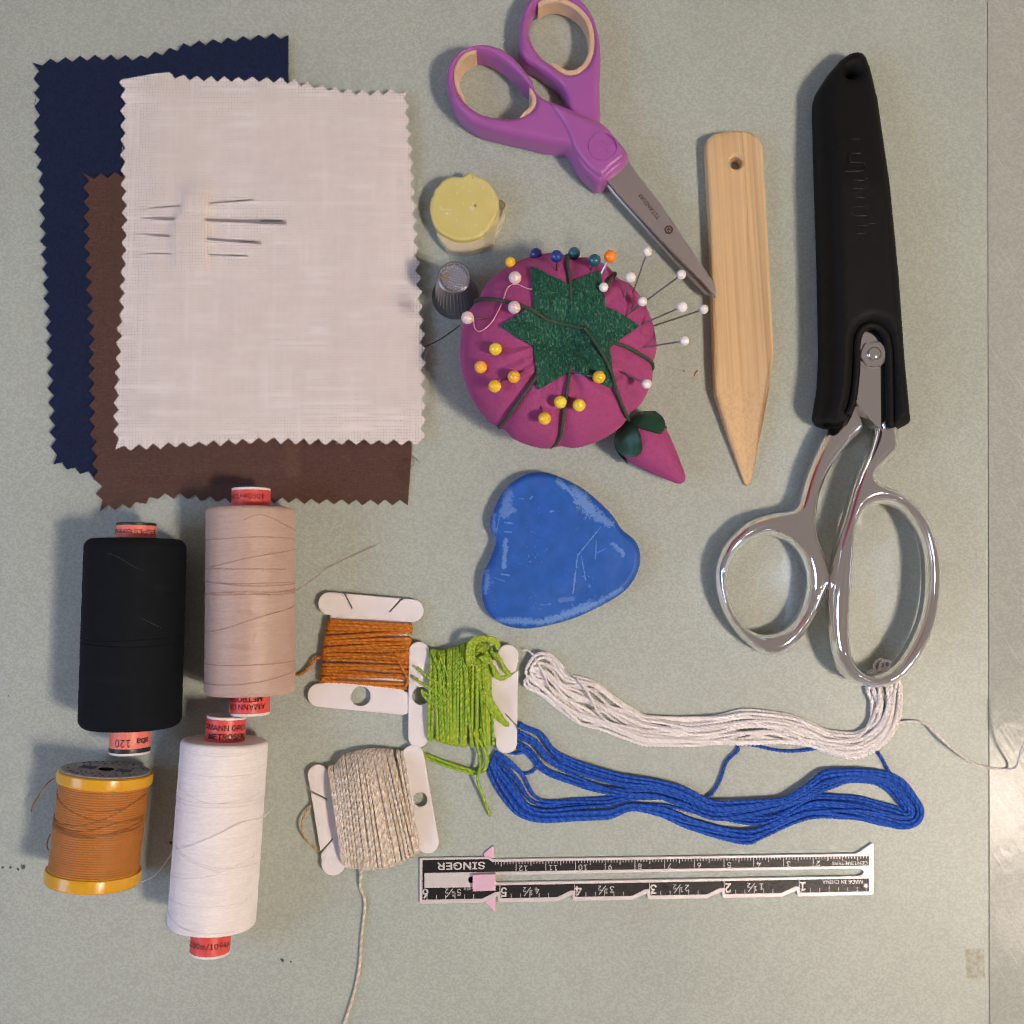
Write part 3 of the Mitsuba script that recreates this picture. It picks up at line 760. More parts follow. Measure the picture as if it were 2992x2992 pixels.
for i_, pts in CORDS_PX.items():
    q = onC(C3, pts, .0019 if i_ in (1, 6) else .0010)
    if i_ != 6:
        rel = q[:, :2] - PC_TOP; rr_ = np.hypot(*rel.T); th_ = np.arctan2(*rel.T[::-1])
        q = q[rr_ < .88 * PR]
        dz = np.array([.0105, .0150, .0195, .0235, .0270])
        lo_ = np.linspace(0, .5, 300); rl_, zl_ = profile(lo_)
        fr = np.where(dz < PH * .48, np.interp(dz, zl_, rl_), np.interp(dz, ZT[:250], RT[:250])) * .975
        sh2 = np.clip((dz - PH * .5) / (PH * .5), 0, 1)[:, None]
        cen = PC[:2] + (PC_TOP - PC[:2]) * sh2
        o_ = P(C3, [pts[0]], .019)[0, :2] - PC[:2]; a0_ = math.atan2(o_[1], o_[0])
        q0 = q[0, :2] - cen[-1]; a1_ = a0_ + (math.atan2(q0[1], q0[0]) - a0_ + np.pi) % (2 * np.pi) - np.pi
        aa = np.interp(dz, [.0105, .019, .0290], [a0_, a0_, a1_])
        q = np.vstack([np.c_[cen + fr[:, None] * np.c_[np.cos(aa), np.sin(aa)], dz], q])
    put('pincushion__' + num('cord'), tube(curve(q, .00035), .00062, 8, 380, .35), 'green_cord', True)
tag('pincushion', 'magenta tomato pincushion with a green felt star and green dividing cords', 'pincushion')

# strawberry emery
k = 'strawberry_cushion'
A0, A1 = P(C3, [[1338, 1350], [1712, 1738]], .0078)
axv = A1 - A0; Ls = np.linalg.norm(axv); A0[2] = A1[2] = .0080; axn = (A1 - A0) / np.linalg.norm(A1 - A0)
tt = np.array([0, .03, .09, .18, .3, .45, .6, .75, .88, .95, .985, 1.0]); rs = np.array([1e-5, .0038, .0066, .0082, .0086, .0078, .0063, .0046, .0030, .0020, .0011, 1e-5])
sfun = PchipInterpolator(tt, rs)
tq = 1 - np.cos(np.linspace(0, np.pi, 60)); tq = tq / 2
put(k + '__body', lathe(np.c_[tq * Ls, sfun(tq)], A0, axn, 60), 'cushion_cloth', True)
e1 = np.cross(axn, [0, 0, 1.0]); e1 /= np.linalg.norm(e1); e2 = np.cross(axn, e1)
th = np.arange(120)[None] * 2 * np.pi / 120; tg = np.linspace(0, 1, 26)[:, None]
sm = .14 + .27 * np.abs(np.sin(th * 2.5 + .75)) ** .65
sv = np.clip(tg * sm, 0.0015, 1); rv = sfun(sv) + .0006 + .0012 * tg ** 4 * np.abs(np.sin(th * 3))
X = A0 + (sv * Ls)[..., None] * axn + rv[..., None] * (np.cos(th)[..., None] * e1 + np.sin(th)[..., None] * e2) + 0 * tg[..., None]
cal = grid(X, True); X2 = X - (0.0004 * (np.cos(th)[..., None] * e1 + np.sin(th)[..., None] * e2))
pr('satin_green', (.008, .055, .032), .42, .5)
put(k + '__leaf_cap', join([cal, grid(X2, True, True)]), 'satin_green', True)
tag(k, 'small magenta strawberry shaped cushion with a dark green leaf cap', 'pincushion')
hang = np.vstack([onC(C3, [(1345, 1295)], .0012), P(C3, [(1360, 1330)], .019), [A0 + axn * .0012 + [0, 0, .0065]]])
put('pincushion__' + num('cord'), tube(curve(hang, .0003), .00062, 8, 380, .35), 'green_cord', True)

# pins: (colour, head, entry into the cushion or None, label)
bsdf('pin_steel', dict(type='principled', base_color=rgb(.20, .17, .17), metallic=1.0, roughness=.3))
def headmat(n, c, **k):
    pr(n, c, .16, .9, **dict(dict(clearcoat=1.0, clearcoat_gloss=.9), **k))
headmat('pin_yellow', (.80, .50, .012)); headmat('pin_lemon', (.82, .62, .03)); headmat('pin_amber', (.80, .42, .03))
headmat('pin_blue', (.004, .03, .22)); headmat('pin_teal', (.003, .085, .13)); headmat('pin_orange', (.90, .22, .004))
headmat('pin_white', (.80, .77, .76)); headmat('pin_pearl', (.72, .56, .57), sheen=.5)
GY, GW, GP, GC = 'yellow ball head pins in the pincushion', 'white ball head pins in the pincushion', 'pearl head pins in the pincushion', 'blue and teal ball head pins along the far edge'
PINS = [('yellow', (624, 356), None, 'yellow pin alone on the far left edge of the pincushion beside the navy pins', GY),
        ('lemon', (532, 901), None, 'lemon yellow pin uppermost of the left group of four', GY), ('amber', (439, 1014), None, 'amber yellow pin leftmost on the pincushion', GY),
        ('yellow', (528, 1134), (612, 1072), 'golden pin lowest of the left group of four, shaft showing', GY), ('amber', (648, 1075), (705, 1035), 'amber pin nearest the star in the left group of four', GY),
        ('yellow', (1181, 1077), (1060, 1062), 'yellow pin over the lower right point of the green star', GY), ('lemon', (938, 1234), (960, 1205), 'lemon pin touching the lower green cord on its left', GY),
        ('lemon', (1056, 1253), (985, 1200), 'lemon pin just right of the lower green cord', GY), ('yellow', (840, 1336), (816, 1262), 'golden pin nearest the front edge of the pincushion', GY),
        ('blue', (785, 306), None, 'navy blue pin on the far edge, left of the other navy one', GC), ('blue', (915, 320), None, 'navy blue pin on the far edge, next to the top green cord', GC),
        ('teal', (1025, 300), None, 'teal pin on the far edge just right of the top green cord', GC), ('teal', (1153, 345), None, 'teal pin on the far edge beside the orange pin', GC),
        ('orange', (1251, 320), (1190, 440), 'the only orange pin, with a short thick silver shaft', None),
        ('pearl', (654, 454), None, 'pearl pin uppermost of three, with a pink thread below it', GP), ('pearl', (650, 640), None, 'pearl pin beside the left green cord next to the star', GP),
        ('pearl', (357, 705), (490, 715), 'pearl pin sticking out on the left next to the thimble', GP),
        ('white', (1483, 291), (1395, 545), 'white pin reaching farthest towards the purple scissors blade', GW), ('white', (1377, 451), (1342, 580), 'white pin standing right of the orange pin above the magenta folds', GW),
        ('white', (1210, 514), (1150, 505), 'white pin in the upper right point of the green star', GW), ('white', (1697, 434), (1385, 665), 'white pin with a long shaft close to the scissors tip', GW),
        ('white', (1454, 603), (1350, 692), 'white pin nearest the right point of the star, covering another shaft', GW), ('white', (1700, 637), (1450, 745), 'white pin left of the one nearest the bamboo tool', GW),
        ('white', (1838, 652), (1525, 755), 'white pin nearest the bamboo tool', GW), ('white', (1716, 851), (1462, 890), 'white pin with a level shaft pointing right from the pincushion', GW),
        ('white', (1480, 1120), (1314, 1042), 'white pin lowest of the white ones, at the front right', GW)]
for col, h, e, lab, grp in PINS:
    k = num('dressmaker_pin')
    r = {'white': .00148, 'pearl': .0020}.get(col, .00197)
    if h == (624, 356):
        r = .0017
    if h in ((1377, 451), (1700, 637)):
        r = .0017
    if e is None:
        far = h[1] < 400
        zs1 = onC(C3, [h])[0, 2]
        zh = max(zs1, .019) + .0082 if far else zs1 + r * 1.1
        hp = P(C3, [h], zh)[0]
        d = np.r_[PC_TOP, .012] - hp
        d = d / np.linalg.norm(d)
        ep = hp + d * .016
    else:
        ep = onC(C3, [e])[0]
        Lp = np.linalg.norm((np.array(h) - e) * C3[2]) / 8900
        zh = ep[2] + min(max(.45 * Lp, r * 1.3), .012)
        hp = P(C3, [h], zh)[0]
        d = (ep - hp) / np.linalg.norm(ep - hp)
        ep = ep + d * .006
    put(k + '__head', ball(hp, r, 3), 'pin_' + col, True)
    put(k + '__shaft', tube(np.linspace(hp, ep, 6), .00042 if col == 'orange' else .00024, 8), 'needle_steel' if col == 'orange' else 'pin_steel', True)
    tag(k, lab, 'pin', grp)
pr('pink_thread', (.70, .42, .42), .7, .3)
lp = onC(C3, [(790, 528), (740, 523), (700, 508), (665, 495), (620, 505), (598, 540), (578, 600), (545, 670), (510, 730), (465, 775), (425, 790), (400, 765), (395, 720)], .0009)
lp2 = P(C3, [(393, 680), (400, 620), (425, 560), (455, 520)], .020)
put('loose_thread', tube(curve(np.vstack([lp, lp2[:2]]), .0005), .00016, 6), 'pink_thread', True)
tag('loose_thread', 'fine pink thread looped between the pearl pins on the pincushion', 'thread')

# ------------------------------------------------------------------ wax in its broken case
def wax_fn(p, n, uv):
    x, y = p.x, p.y
    b = fbm(x * 150, y * 150, 3.0)
    c = mix((.57, .495, .15), (.61, .55, .22), b)
    sp = smoothstep(.80, .9, noise(x * 900, y * 900, 4.0))
    c = mix(c, mi.Color3f(.66, .60, .38), sp * .6)
    for (cx, cy, r, col) in WAXM:
        d = dr.sqrt(dr.square(x - cx) + dr.square(y - cy)) / r
        c = mix(c, mi.Color3f(*col), .8 * smoothstep(1.0, .5, d + .5 * (noise(x * 2500, y * 2500, 1.0) - .5)))
    return c


zw = .0080
WAXM = [(*P(CX, [[x, y]], zw)[0][:2], r, c) for x, y, r, c in ((1020, 775, .00065, (.25, .12, .03)), (960, 830, .0010, (.66, .58, .40)), (490, 920, .0006, (.75, .68, .4)), (970, 250, .0003, (.3, .25, .05)))]
pr('wax', mikit.proc(wax_fn), .45, .4)
wx = [(160, 820), (172, 700), (195, 610), (232, 560), (245, 480), (330, 390), (385, 315), (520, 232), (680, 215), (780, 222), (850, 180), (920, 138), (1000, 178), (1150, 240), (1300, 365), (1400, 520), (1462, 680), (1450, 850), (1410, 980), (1330, 1130), (1230, 1270), (1150, 1340), (1000, 1402), (800, 1432), (600, 1402), (450, 1332), (320, 1240), (232, 1100), (182, 950)]
wp = poly(CX, wx, zw, n=120)
put('beeswax_disc__wax', dome(wp, .0050, zw, .0011, .0009, .0010, .0006, 6, top=lambda x, y, z: z - .00035 * meshkit.noise(np.stack([x * 330, y * 330, x * 0], -1), 6)), 'wax', True)
pr('pale_wax', (.53, .475, .32), .22, .5, clearcoat=.6)
base = poly(CX, [(330, 1390), (420, 1500), (500, 1600), (640, 1640), (800, 1652), (950, 1632), (1150, 1572), (1300, 1530), (1388, 1440), (1402, 1300), (1478, 1180), (1540, 1030), (1602, 860), (1598, 705), (1470, 650), (1300, 450), (1000, 330), (600, 380), (330, 580), (240, 850), (270, 1200)], .0046)
put('beeswax_disc__case_base', bev(base, .0003, .0052, .0008, n=3), 'pale_wax', 40)
scene['clear_plastic'] = dict(type='thindielectric', int_ior=1.49)
sh1 = [P(CX, [[1480, 700], [1600, 700], [1605, 860], [1500, 1030]], .0052), P(CX, [[1200, 1280], [1330, 1190], [1370, 1400], [1210, 1480]], .0056)]
for s_ in sh1:
    put('beeswax_disc__' + num('case_shard'), bev(Polygon(s_[:, :2]).buffer(.0004), s_[0, 2], s_[0, 2] + .0006, .0002, n=2), 'clear_plastic', 40)
tag('beeswax_disc', 'yellow disc of beeswax with chipped edges in a cracked clear case', 'wax')

# ------------------------------------------------------------------ blue chalk
cho = [(690, 158), (600, 178), (510, 225), (420, 300), (352, 390), (312, 480), (272, 580), (263, 660), (285, 740), (316, 815), (292, 900), (252, 1000), (212, 1080), (187, 1180), (187, 1320), (217, 1440), (282, 1530), (372, 1590), (480, 1624), (620, 1634), (780, 1610), (1000, 1555), (1200, 1475), (1400, 1370), (1520, 1290), (1610, 1190), (1668, 1070), (1683, 960), (1660, 850), (1600, 770), (1512, 700), (1440, 592), (1330, 470), (1180, 340), (1050, 258), (900, 190), (790, 160)]
zc = .0068
STREAK = [(*P(CH, [a], zc)[0][:2], *P(CH, [b], zc)[0][:2], w, k) for a, b, w, k in (((900, 230), (1060, 380), .0010, 1.), ((1060, 330), (1200, 540), .0024, 1.), ((1200, 520), (1380, 640), .0018, .9), ((430, 330), (400, 560), .0018, .75), ((400, 560), (480, 520), .0010, .8), ((300, 560), (300, 800), .0007, .8), ((412, 800), (395, 1050), .0009, .9), ((230, 1080), (225, 1280), .0012, .8), ((1420, 830), (1520, 930), .0009, .8), ((330, 1560), (800, 1570), .0012, .85), ((800, 1560), (1250, 1400), .0016, .95), ((1250, 1400), (1500, 1270), .0009, .7), ((1310, 670), (1100, 930), .00022, 1.), ((1090, 930), (1045, 1300), .00025, 1.), ((1120, 940), (1165, 1175), .00016, .9), ((1265, 810), (1255, 980), .00018, .8), ((1280, 915), (1350, 880), .00016, .8), ((640, 410), (660, 385), .0003, .9), ((830, 530), (870, 525), .0003, 1.), ((540, 410), (580, 408), .0002, .8), ((310, 820), (350, 590), .00016, .9), ((370, 1120), (440, 1130), .0003, .9), ((400, 635), (470, 640), .0003, .8), ((400, 718), (465, 725), .0003, .8), ((740, 1410), (830, 1400), .0002, .6), ((920, 1370), (1050, 1350), .0008, .5), ((300, 1150), (400, 1190), .00016, .7))]


def chalk_fn(p, n, uv):
    x, y = p.x, p.y
    g = noise(x * 2600, y * 2600, 1.0)
    g2 = noise(x * 700, y * 700, 4.0)
    c = mi.Color3f(0.019, 0.100, 0.415) * (.86 + .28 * fbm(x * 300, y * 300, 2.0))
    sc = smoothstep(.80, .95, noise(x * 1400, y * 1400, 6.0)) * smoothstep(.45, .7, noise(x * 130, y * 130, 3.0))
    w = .5 * sc
    for ax_, ay_, bx_, by_, wd, k in STREAK:
        vx, vy = bx_ - ax_, by_ - ay_
        t = dr.clip(((x - ax_) * vx + (y - ay_) * vy) / (vx * vx + vy * vy), 0, 1)
        d = dr.sqrt(dr.square(x - ax_ - t * vx) + dr.square(y - ay_ - t * vy)) / wd
        w = dr.maximum(w, k * smoothstep(1.15, .4, d + 1.0 * (g - .5) + .8 * (g2 - .5)))
    return mix(c, mi.Color3f(.135, .275, .60), dr.minimum(w, 1.0) * .85)


pr('chalk_blue', mikit.proc(chalk_fn), .5, .3, bump=lambda p, n, uv: noise(p.x * 1300, p.y * 1300, 1.0), bscale=.00003)
put('tailors_chalk', dome(poly(CH, cho, zc - .002, n=200), .0004, zc, .0024, .0036, .0014, .0009, 8, top=lambda x, y, z: z - .0005 * meshkit.noise(np.stack([x * 160, y * 160, x * 0], -1), 8)), 'chalk_blue', True)
tag('tailors_chalk', 'worn blue tailor\'s chalk shaped like a rounded triangle, with pale scuffs', 'chalk')

# ------------------------------------------------------------------ thread spools
def winding(name, color, dark, spec, rough, ridge_=0.0, pitch=.00072):
    def fn(p, n, uv):
        # uv.x: metres along the axis, uv.y: angle
        a = noise(uv.x * 4600 + uv.y * 1.5, uv.y * 14, 1.0)
        b = noise(uv.x * 2600 - uv.y * 2.6, uv.y * 2, 5.0)
        q = smoothstep(.80, .93, noise(uv.x * 260 + uv.y * .5, uv.y * 1.3, 9.0))
        k = .90 + .12 * a + .08 * b
        if ridge_:
            k = k * (1 - ridge_ + ridge_ * 1.5 * dr.abs(dr.sin(uv.x * (math.pi / pitch) + noise(uv.x * 300, uv.y * 2, 3.0) * 1.5)))
        return mix(mi.Color3f(*color) * k, mi.Color3f(*dark), .5 * q)

    def bump(p, n, uv):
        return noise(uv.x * 3400 + uv.y * 1.5, uv.y * 40, 1.0) + .7 * noise(uv.x * 1300 - uv.y * 2.0, uv.y * 3, 5.0)
    d = dict(type='principled', base_color=mikit.proc(fn), roughness=rough, specular=spec)
    return bsdf(name, dict(type='bumpmap', arbitrary=mikit.proc(bump, 1e-4), scale=.00007, bsdf=d))


winding('black_winding', (.0068, .0085, .0115), (.012, .014, .018), .10, .75)
winding('rose_winding', (.475, .335, .27), (.38, .25, .195), .45, .45)
winding('gold_winding', (.42, .155, .034), (.32, .11, .025), .25, .42, .42)
winding('white_winding', (.78, .74, .73), (.70, .66, .645), .4, .55)
pr('red_label', (.66, .075, .065), .4, .4)
pr('salmon_label', (.78, .20, .15), .45, .4)
pr('tube_white', (.72, .68, .66), .5, .4)
pr('black_strand', (.006, .006, .007), .7, .1)
pr('tube_black', (.02, .018, .02), .4, .4)
pr('tube_inside', (.35, .30, .27), .7, .3)
pr('ink', (.02, .012, .012), .6, .3)


def lathe_uv(prof, base, axis, side):
    prof = np.asarray(prof, float)
    axis = axis / np.linalg.norm(axis); e1 = np.cross(axis, [0, 0, 1.0]); e1 /= np.linalg.norm(e1); e2 = np.cross(axis, e1)
    th = np.linspace(0, 2 * np.pi, side + 1) + np.pi / 2
    X = base + prof[:, 0, None, None] * axis + prof[:, 1, None, None] * (np.cos(th)[None, :, None] * e1 + np.sin(th)[None, :, None] * e2)
    m = grid(X)
    uv = np.stack([np.broadcast_to(prof[:, 0, None], (len(prof), side + 1)), np.broadcast_to(th[None], (len(prof), side + 1))], -1).reshape(-1, 2)
    return m, uv


def axis_end(c, px, zy, zx):
    p = P(c, [px], zy)[0]
    p[0] = P(c, [px], zx)[0, 0]
    return p


class Spool:
    """A spool lying on the table: a = the end at the top of the picture, b = the lower end; angle 0 = uppermost line, positive to the right."""

    def __init__(s, a, b, zc):
        s.a, s.b = np.array([*a[:2], zc]), np.array([*b[:2], zc])
        s.L = np.linalg.norm(s.b - s.a); s.ax = (s.b - s.a) / s.L
        s.right = np.cross(s.ax, [0, 0, 1.0]) * -1; s.right /= np.linalg.norm(s.right)
        if s.right[0] < 0:
            s.right = -s.right

    def at(s, t, ang, r):
        t, ang = np.asarray(t, float), np.asarray(ang, float)
        return s.a + t[..., None] * s.ax + (r * np.sin(ang))[..., None] * s.right + (r * np.cos(ang))[..., None] * np.array([0, 0, 1.0])

    def loops(s, R, pts, rt, step=.0006):
        """A thread over the surface through (t, x as a fraction of the radius)."""
        p = curve(np.array([(t, math.asin(max(-1, min(1, f)))) for t, f in pts]) * [1, R], step)
        return tube(s.at(p[:, 0], p[:, 1] / R, np.full(len(p), R + rt * .7)), rt, 6, 900, .25)

    def text(s, txt, t, ang, R, height, flip, bold=False, stretch=1.0):
        m = meshkit.text_mesh(txt, 1.0, depth=.01, bold=bold)
        v = np.array(m.vertices); v[:, 0] *= stretch
        m2 = trimesh.Trimesh(v, m.faces, process=False)
        nv, nf = trimesh.remesh.subdivide_to_size(m2.vertices, m2.faces, .35, max_iter=6)
        v = nv * height
        sg = -1 if flip else 1
        a = ang + sg * v[:, 0] / R
        tt_ = t - sg * v[:, 1]
        keep = (np.abs(a) < 1.5)[nf].all(1)
        return trimesh.Trimesh(s.at(tt_, a, R + .00012 + v[:, 2] * .01), nf[keep], process=False)


def body_prof(L, R, rc, taper=0.0):
    a = np.linspace(0, np.pi / 2, 7)
    top = np.c_[rc * (1 - np.cos(a)), R - rc + rc * np.sin(a)]
    mid = np.c_[np.linspace(rc, L - rc, 60)[1:-1], np.full(58, R)]
    bot = np.c_[L - top[::-1, 0], top[::-1, 1]]
    return np.vstack([[(.0002, .0055)], top, mid, bot, [(L - .0002, .0055)]])


def cone_spool(key, top, bot, zc, R, rt, tube_top, tube_bot, wind, lab_mat, rim_top, rim_bot, rc):
    sp = Spool(top, bot, zc)
    pf = body_prof(sp.L, R, rc)
    pf[:, 1] += np.where((pf[:, 0] > rc) & (pf[:, 0] < sp.L - rc), .00004 * np.sin(pf[:, 0] * 900) + .00003 * np.sin(pf[:, 0] * 2300 + 1), 0)
    m, uv = lathe_uv(pf, sp.a, sp.ax, 160)
    scene[key + '__winding'] = mikit.ply(m, wind, True, uv=uv)
    for (s0, s1, nm, rim) in ((-tube_top, .002, 'tube_end', rim_top), (sp.L - .002, sp.L + tube_bot, 'tube_end_001', rim_bot)):
        out = s0 if s0 < 0 else s1
        sgn = -1 if s0 < 0 else 1
        put(f'{key}__{nm}', lathe([(s0 if sgn > 0 else s1, rt), (out - sgn * .0009, rt), (out - sgn * .0009, rt)], sp.a, sp.ax, 64) if 1 else None, lab_mat, 30)
        put(f'{key}__{nm}__rim', lathe([(out - sgn * .0009, rt - .00004), (out - sgn * .0002, rt), (out, rt - .0003), (out, rt - .0009), (out - sgn * .0006, rt - .0011), (out - sgn * .012, rt - .0011)], sp.a, sp.ax, 64), rim, 40)
    return sp


# black spool
bt, bb = axis_end(C6, (768, 425), .0285, .0159), axis_end(C6, (735, 1527), .0285, .0159)
spk = 'thread_spool'
sB = cone_spool(spk, bt, bb, .0159, .0159, .0063, .0052, .0084, 'black_winding', 'salmon_label', 'tube_black', 'tube_white', .0030)
put(spk + '__tube_end__lettering', sB.text('PES/PES core spun', -.0029, .0105 / .0064, .0064, .0016, True), 'ink', False)
put(spk + '__tube_end_001__lettering', join([sB.text('120', sB.L + .0032, .0026 / .0064, .0063, .0024, True, False, .82), sB.text('aba', sB.L + .0030, 1.38, .0063, .0019, True, True)]), 'ink', False)
put(spk + '__tube_end_001__band', lathe([(sB.L + .0062, .00638), (sB.L + .0076, .00638)], sB.a, sB.ax, 64), 'tube_black', 30)
bsdf('grey_fibre', dict(type='diffuse', reflectance=rgb(.10, .10, .11)))
put(spk + '__stray_fibre', join([tube(curve(sB.at(np.array([.005, .0062, .0095, .0105]), np.array([-.2, .02, .35, .5]), np.full(4, .0162)), .0008), .00004, 5), tube(curve(sB.at(np.array([.025, .0262, .0285]), np.array([.45, .6, .9]), np.full(3, .0161)), .0008), .00004, 5)]), 'grey_fibre', True)
put(spk + '__loose_wrap', join([sB.loops(.0159, [(.0335, -1), (.0338, -.4), (.0343, .3), (.0335, 1)], .00016), sB.loops(.0159, [(.0318, -1), (.0325, -.3), (.0322, .4), (.031, 1)], .00014)]), 'black_strand', True)
tag(spk, 'large spool of black thread with a salmon label, left of the rose beige spool', 'thread spool', 'large thread spools')
# rose beige spool
rt_, rb_ = axis_end(C6, (1418, 245), .027, .0144), axis_end(C6, (1412, 1331), .027, .0144)
k = 'thread_spool_001'
sR = cone_spool(k, rt_, rb_, .0144, .0144, .0063, .0066, .0068, 'rose_winding', 'red_label', 'tube_white', 'tube_white', .0016)
put(k + '__tube_end__lettering', sR.text('1000m/1094yds', -.0043, .0062 / .0064, .0064, .00165, True), 'ink', False)
put(k + '__tube_end_001__lettering', join([sR.text('AMANN GROUP', sR.L + .0028, .0066 / .0064, .0064, .00175, True), sR.text('METROSENE', sR.L + .0003, .0058 / .0064, .0064, .00175, True, True)]), 'ink', False)
pr('rose_thread', (.40, .25, .20), .6, .4)
tpx = lambda y: (y - 245) / (1331 - 245) * sR.L
RL = [[(610, -1), (590, -.6), (550, .1), (490, 1)], [(660, -1), (690, -.4), (705, .3), (690, 1)], [(665, -1), (685, -.5), (690, .2), (682, 1)], [(740, -1), (752, -.3), (748, .4), (722, 1)], [(752, -1), (742, -.2), (752, .3), (745, 1)], [(765, -1), (740, -.5), (735, 0), (740, .6), (735, 1)], [(975, -.97), (940, -.3), (890, .3), (820, 1)], [(430, -1), (435, -.4), (428, .2), (432, 1)], [(1145, -1), (1148, 0), (1142, 1)], [(1250, -1), (1255, 0), (1235, .6), (1195, 1)], [(330, .1), (300, .4), (340, .8), (380, 1)], [(600, -.9), (607, 0), (610, .9)]]
put(k + '__loose_wrap', join([sR.loops(.0144, [(tpx(y), f) for y, f in L_], .00017) for L_ in RL]), 'rose_thread', True)
tailp = np.vstack([sR.at(np.array([tpx(745), tpx(740)]), np.array([.6, 1.2]), np.array([.0146, .0146])), P(C6, [(1690, 715)], .014), P(C6, [(1760, 665)], .008), P(FF, [(625, 1068), (665, 1048), (710, 1029)], .0006)])
put(k + '__thread_end', tube(curve(tailp, .0006), .00011, 6), 'rose_thread', True)
tag(k, 'large spool of rose beige thread with red labels, its tube over the brown cloth', 'thread spool', 'large thread spools')
# white spool
wt, wb = axis_end(C7, (1303, 383), .0270, .0138), axis_end(C7, (1219, 1592), .0270, .0138)
k = 'thread_spool_002'
sW = cone_spool(k, wt, wb, .0138, .0138, .0063, .0078, .0090, 'white_winding', 'red_label', 'tube_white', 'tube_white', .0014)
put(k + '__tube_end__lettering', join([sW.text('AMANN GROUP', -.0036, -.0062 / .0065, .0065, .00175, False), sW.text('METROSENE', -.0008, -.0044 / .0065, .0065, .00175, False, True)]), 'ink', False)
put(k + '__tube_end_001__lettering', sW.text('1000m/1094yds', sW.L + .0058, -.0076 / .0065, .0065, .0017, False), 'ink', False)
pr('white_thread', (.70, .665, .64), .7, .3)
wpx = lambda y: (y - 383) / (1592 - 383) * sW.L
WL = [[(650, -.95), (705, -.5), (745, .0), (735, .5), (700, 1)], [(742, -1), (748, -.3), (748, .3), (740, 1)], [(770, -1), (772, 0), (765, 1)], [(1030, -.95), (1085, -.5), (1140, .1), (1160, .6), (1165, 1)], [(1080, -.7), (1140, -.1), (1180, .4)], [(1255, -1), (1235, -.5), (1195, .2), (1150, .6), (1080, 1)], [(1480, -.9), (1540, -.4), (1560, .2), (1555, .8)], [(1470, -.95), (1530, -.5), (1548, 0)], [(570, -.9), (577, 0), (568, .9)], [(425, -.9), (432, 0), (425, .95)], [(440, -.6), (448, .1), (438, .7)], [(830, -1), (822, -.6), (812, -.2)], [(1390, -.9), (1395, 0), (1380, .9)]]
put(k + '__loose_wrap', join([sW.loops(.0138, [(wpx(y), f) for y, f in L_], .00011) for L_ in WL]), 'white_thread', True)
xr = lambda X, y: math.asin(max(-1, min(1, (X - (1303 - (y - 383) * .0695)) / 285)))
ft = [(960, 1125), (1060, 1065), (1200, 1000), (1350, 930), (1480, 868)]
q = np.vstack([P(C7, [(780, 1238)], .0006), P(C7, [(860, 1200)], .004), sW.at(np.array([wpx(y) for _, y in ft]), np.array([xr(X, y) for X, y in ft]), np.full(5, .0141)), P(C7, [(1545, 830)], .015), P(C7, [(1600, 775)], .010), P(C7, [(1622, 720)], .006), P(C7, [(1612, 660)], .002)])
put(k + '__thread_end', tube(curve(q, .0006), .00017, 6), 'white_thread', True)
tag(k, 'large spool of white thread with red labels, below the rose beige spool', 'thread spool', 'large thread spools')

# gold spool with flanges
ct, cb_ = axis_end(CC, (880, 392), .029, .0147), axis_end(CC, (710, 1826), .029, .0147)
k = 'thread_spool_003'
sC = Spool(ct, cb_, .0147)
R_ = .0147
pr('gold_plastic', (.66, .34, .020), .22, .5)
pr('gold_strand', (.33, .125, .032), .55, .4)
fl = lambda s0, s1: [(s0, .004), (s0, R_ - .0016), (s0 + .0001, R_ - .0005), (s0 + .0006, R_), (s1 - .0013, R_), (s1 - .0006, R_ - .0002), (s1 - .0005, R_ - .0009), (s1, R_ - .0012), (s1, .004)]
put(k + '__flange', lathe(fl(0, .0044), sC.a, sC.ax, 96), 'gold_plastic', 40)
put(k + '__flange_001', lathe([(sC.L - s, r) for s, r in fl(0, .0048)[::-1]], sC.a, sC.ax, 96), 'gold_plastic', 40)
s_ = np.linspace(.0042, sC.L - .0046, 620)
prf = np.c_[s_, R_ - .0011 + .00013 * np.abs(np.cos(np.pi * s_ / .00062)) ** .7 + .00006 * np.sin(s_ * 700)]
m, uv = lathe_uv(prf, sC.a, sC.ax, 120)
scene[k + '__winding'] = mikit.ply(m, 'gold_winding', True, uv=uv)
cpx = lambda y: (y - 392) / (1826 - 392) * sC.L
CLs = [[(650, -1), (735, -.8), (800, -.5), (860, -.15), (910, .2), (940, .6), (945, 1)], [(640, 1), (760, .8), (860, .55), (925, .3), (985, 0), (1010, -.4), (1035, -.75), (990, -1)], [(960, -1), (1015, -.75), (1035, -.5)], [(1030, -1), (1065, -.5), (1060, 0), (1000, .4), (950, .7), (920, 1)], [(1060, -1), (1085, -.6), (1110, 0), (1095, .4), (1040, .8), (975, 1)], [(1090, -1), (1115, -.6), (1130, 0), (1115, .3)], [(1080, -1), (1100, -.5), (1105, .1), (1090, .6), (1040, 1)], [(790, .0), (800, .35), (780, .7)]]
put(k + '__loose_wrap', join([sC.loops(R_ - .0010, [(cpx(y), f) for y, f in L_], .00021) for L_ in CLs]), 'gold_strand', True)


def disc_fn(p, n, uv):
    g = noise(p.x * 2200, p.z * 2200, 1.0)
    return mix((.26, .24, .25), (.44, .42, .45), g)


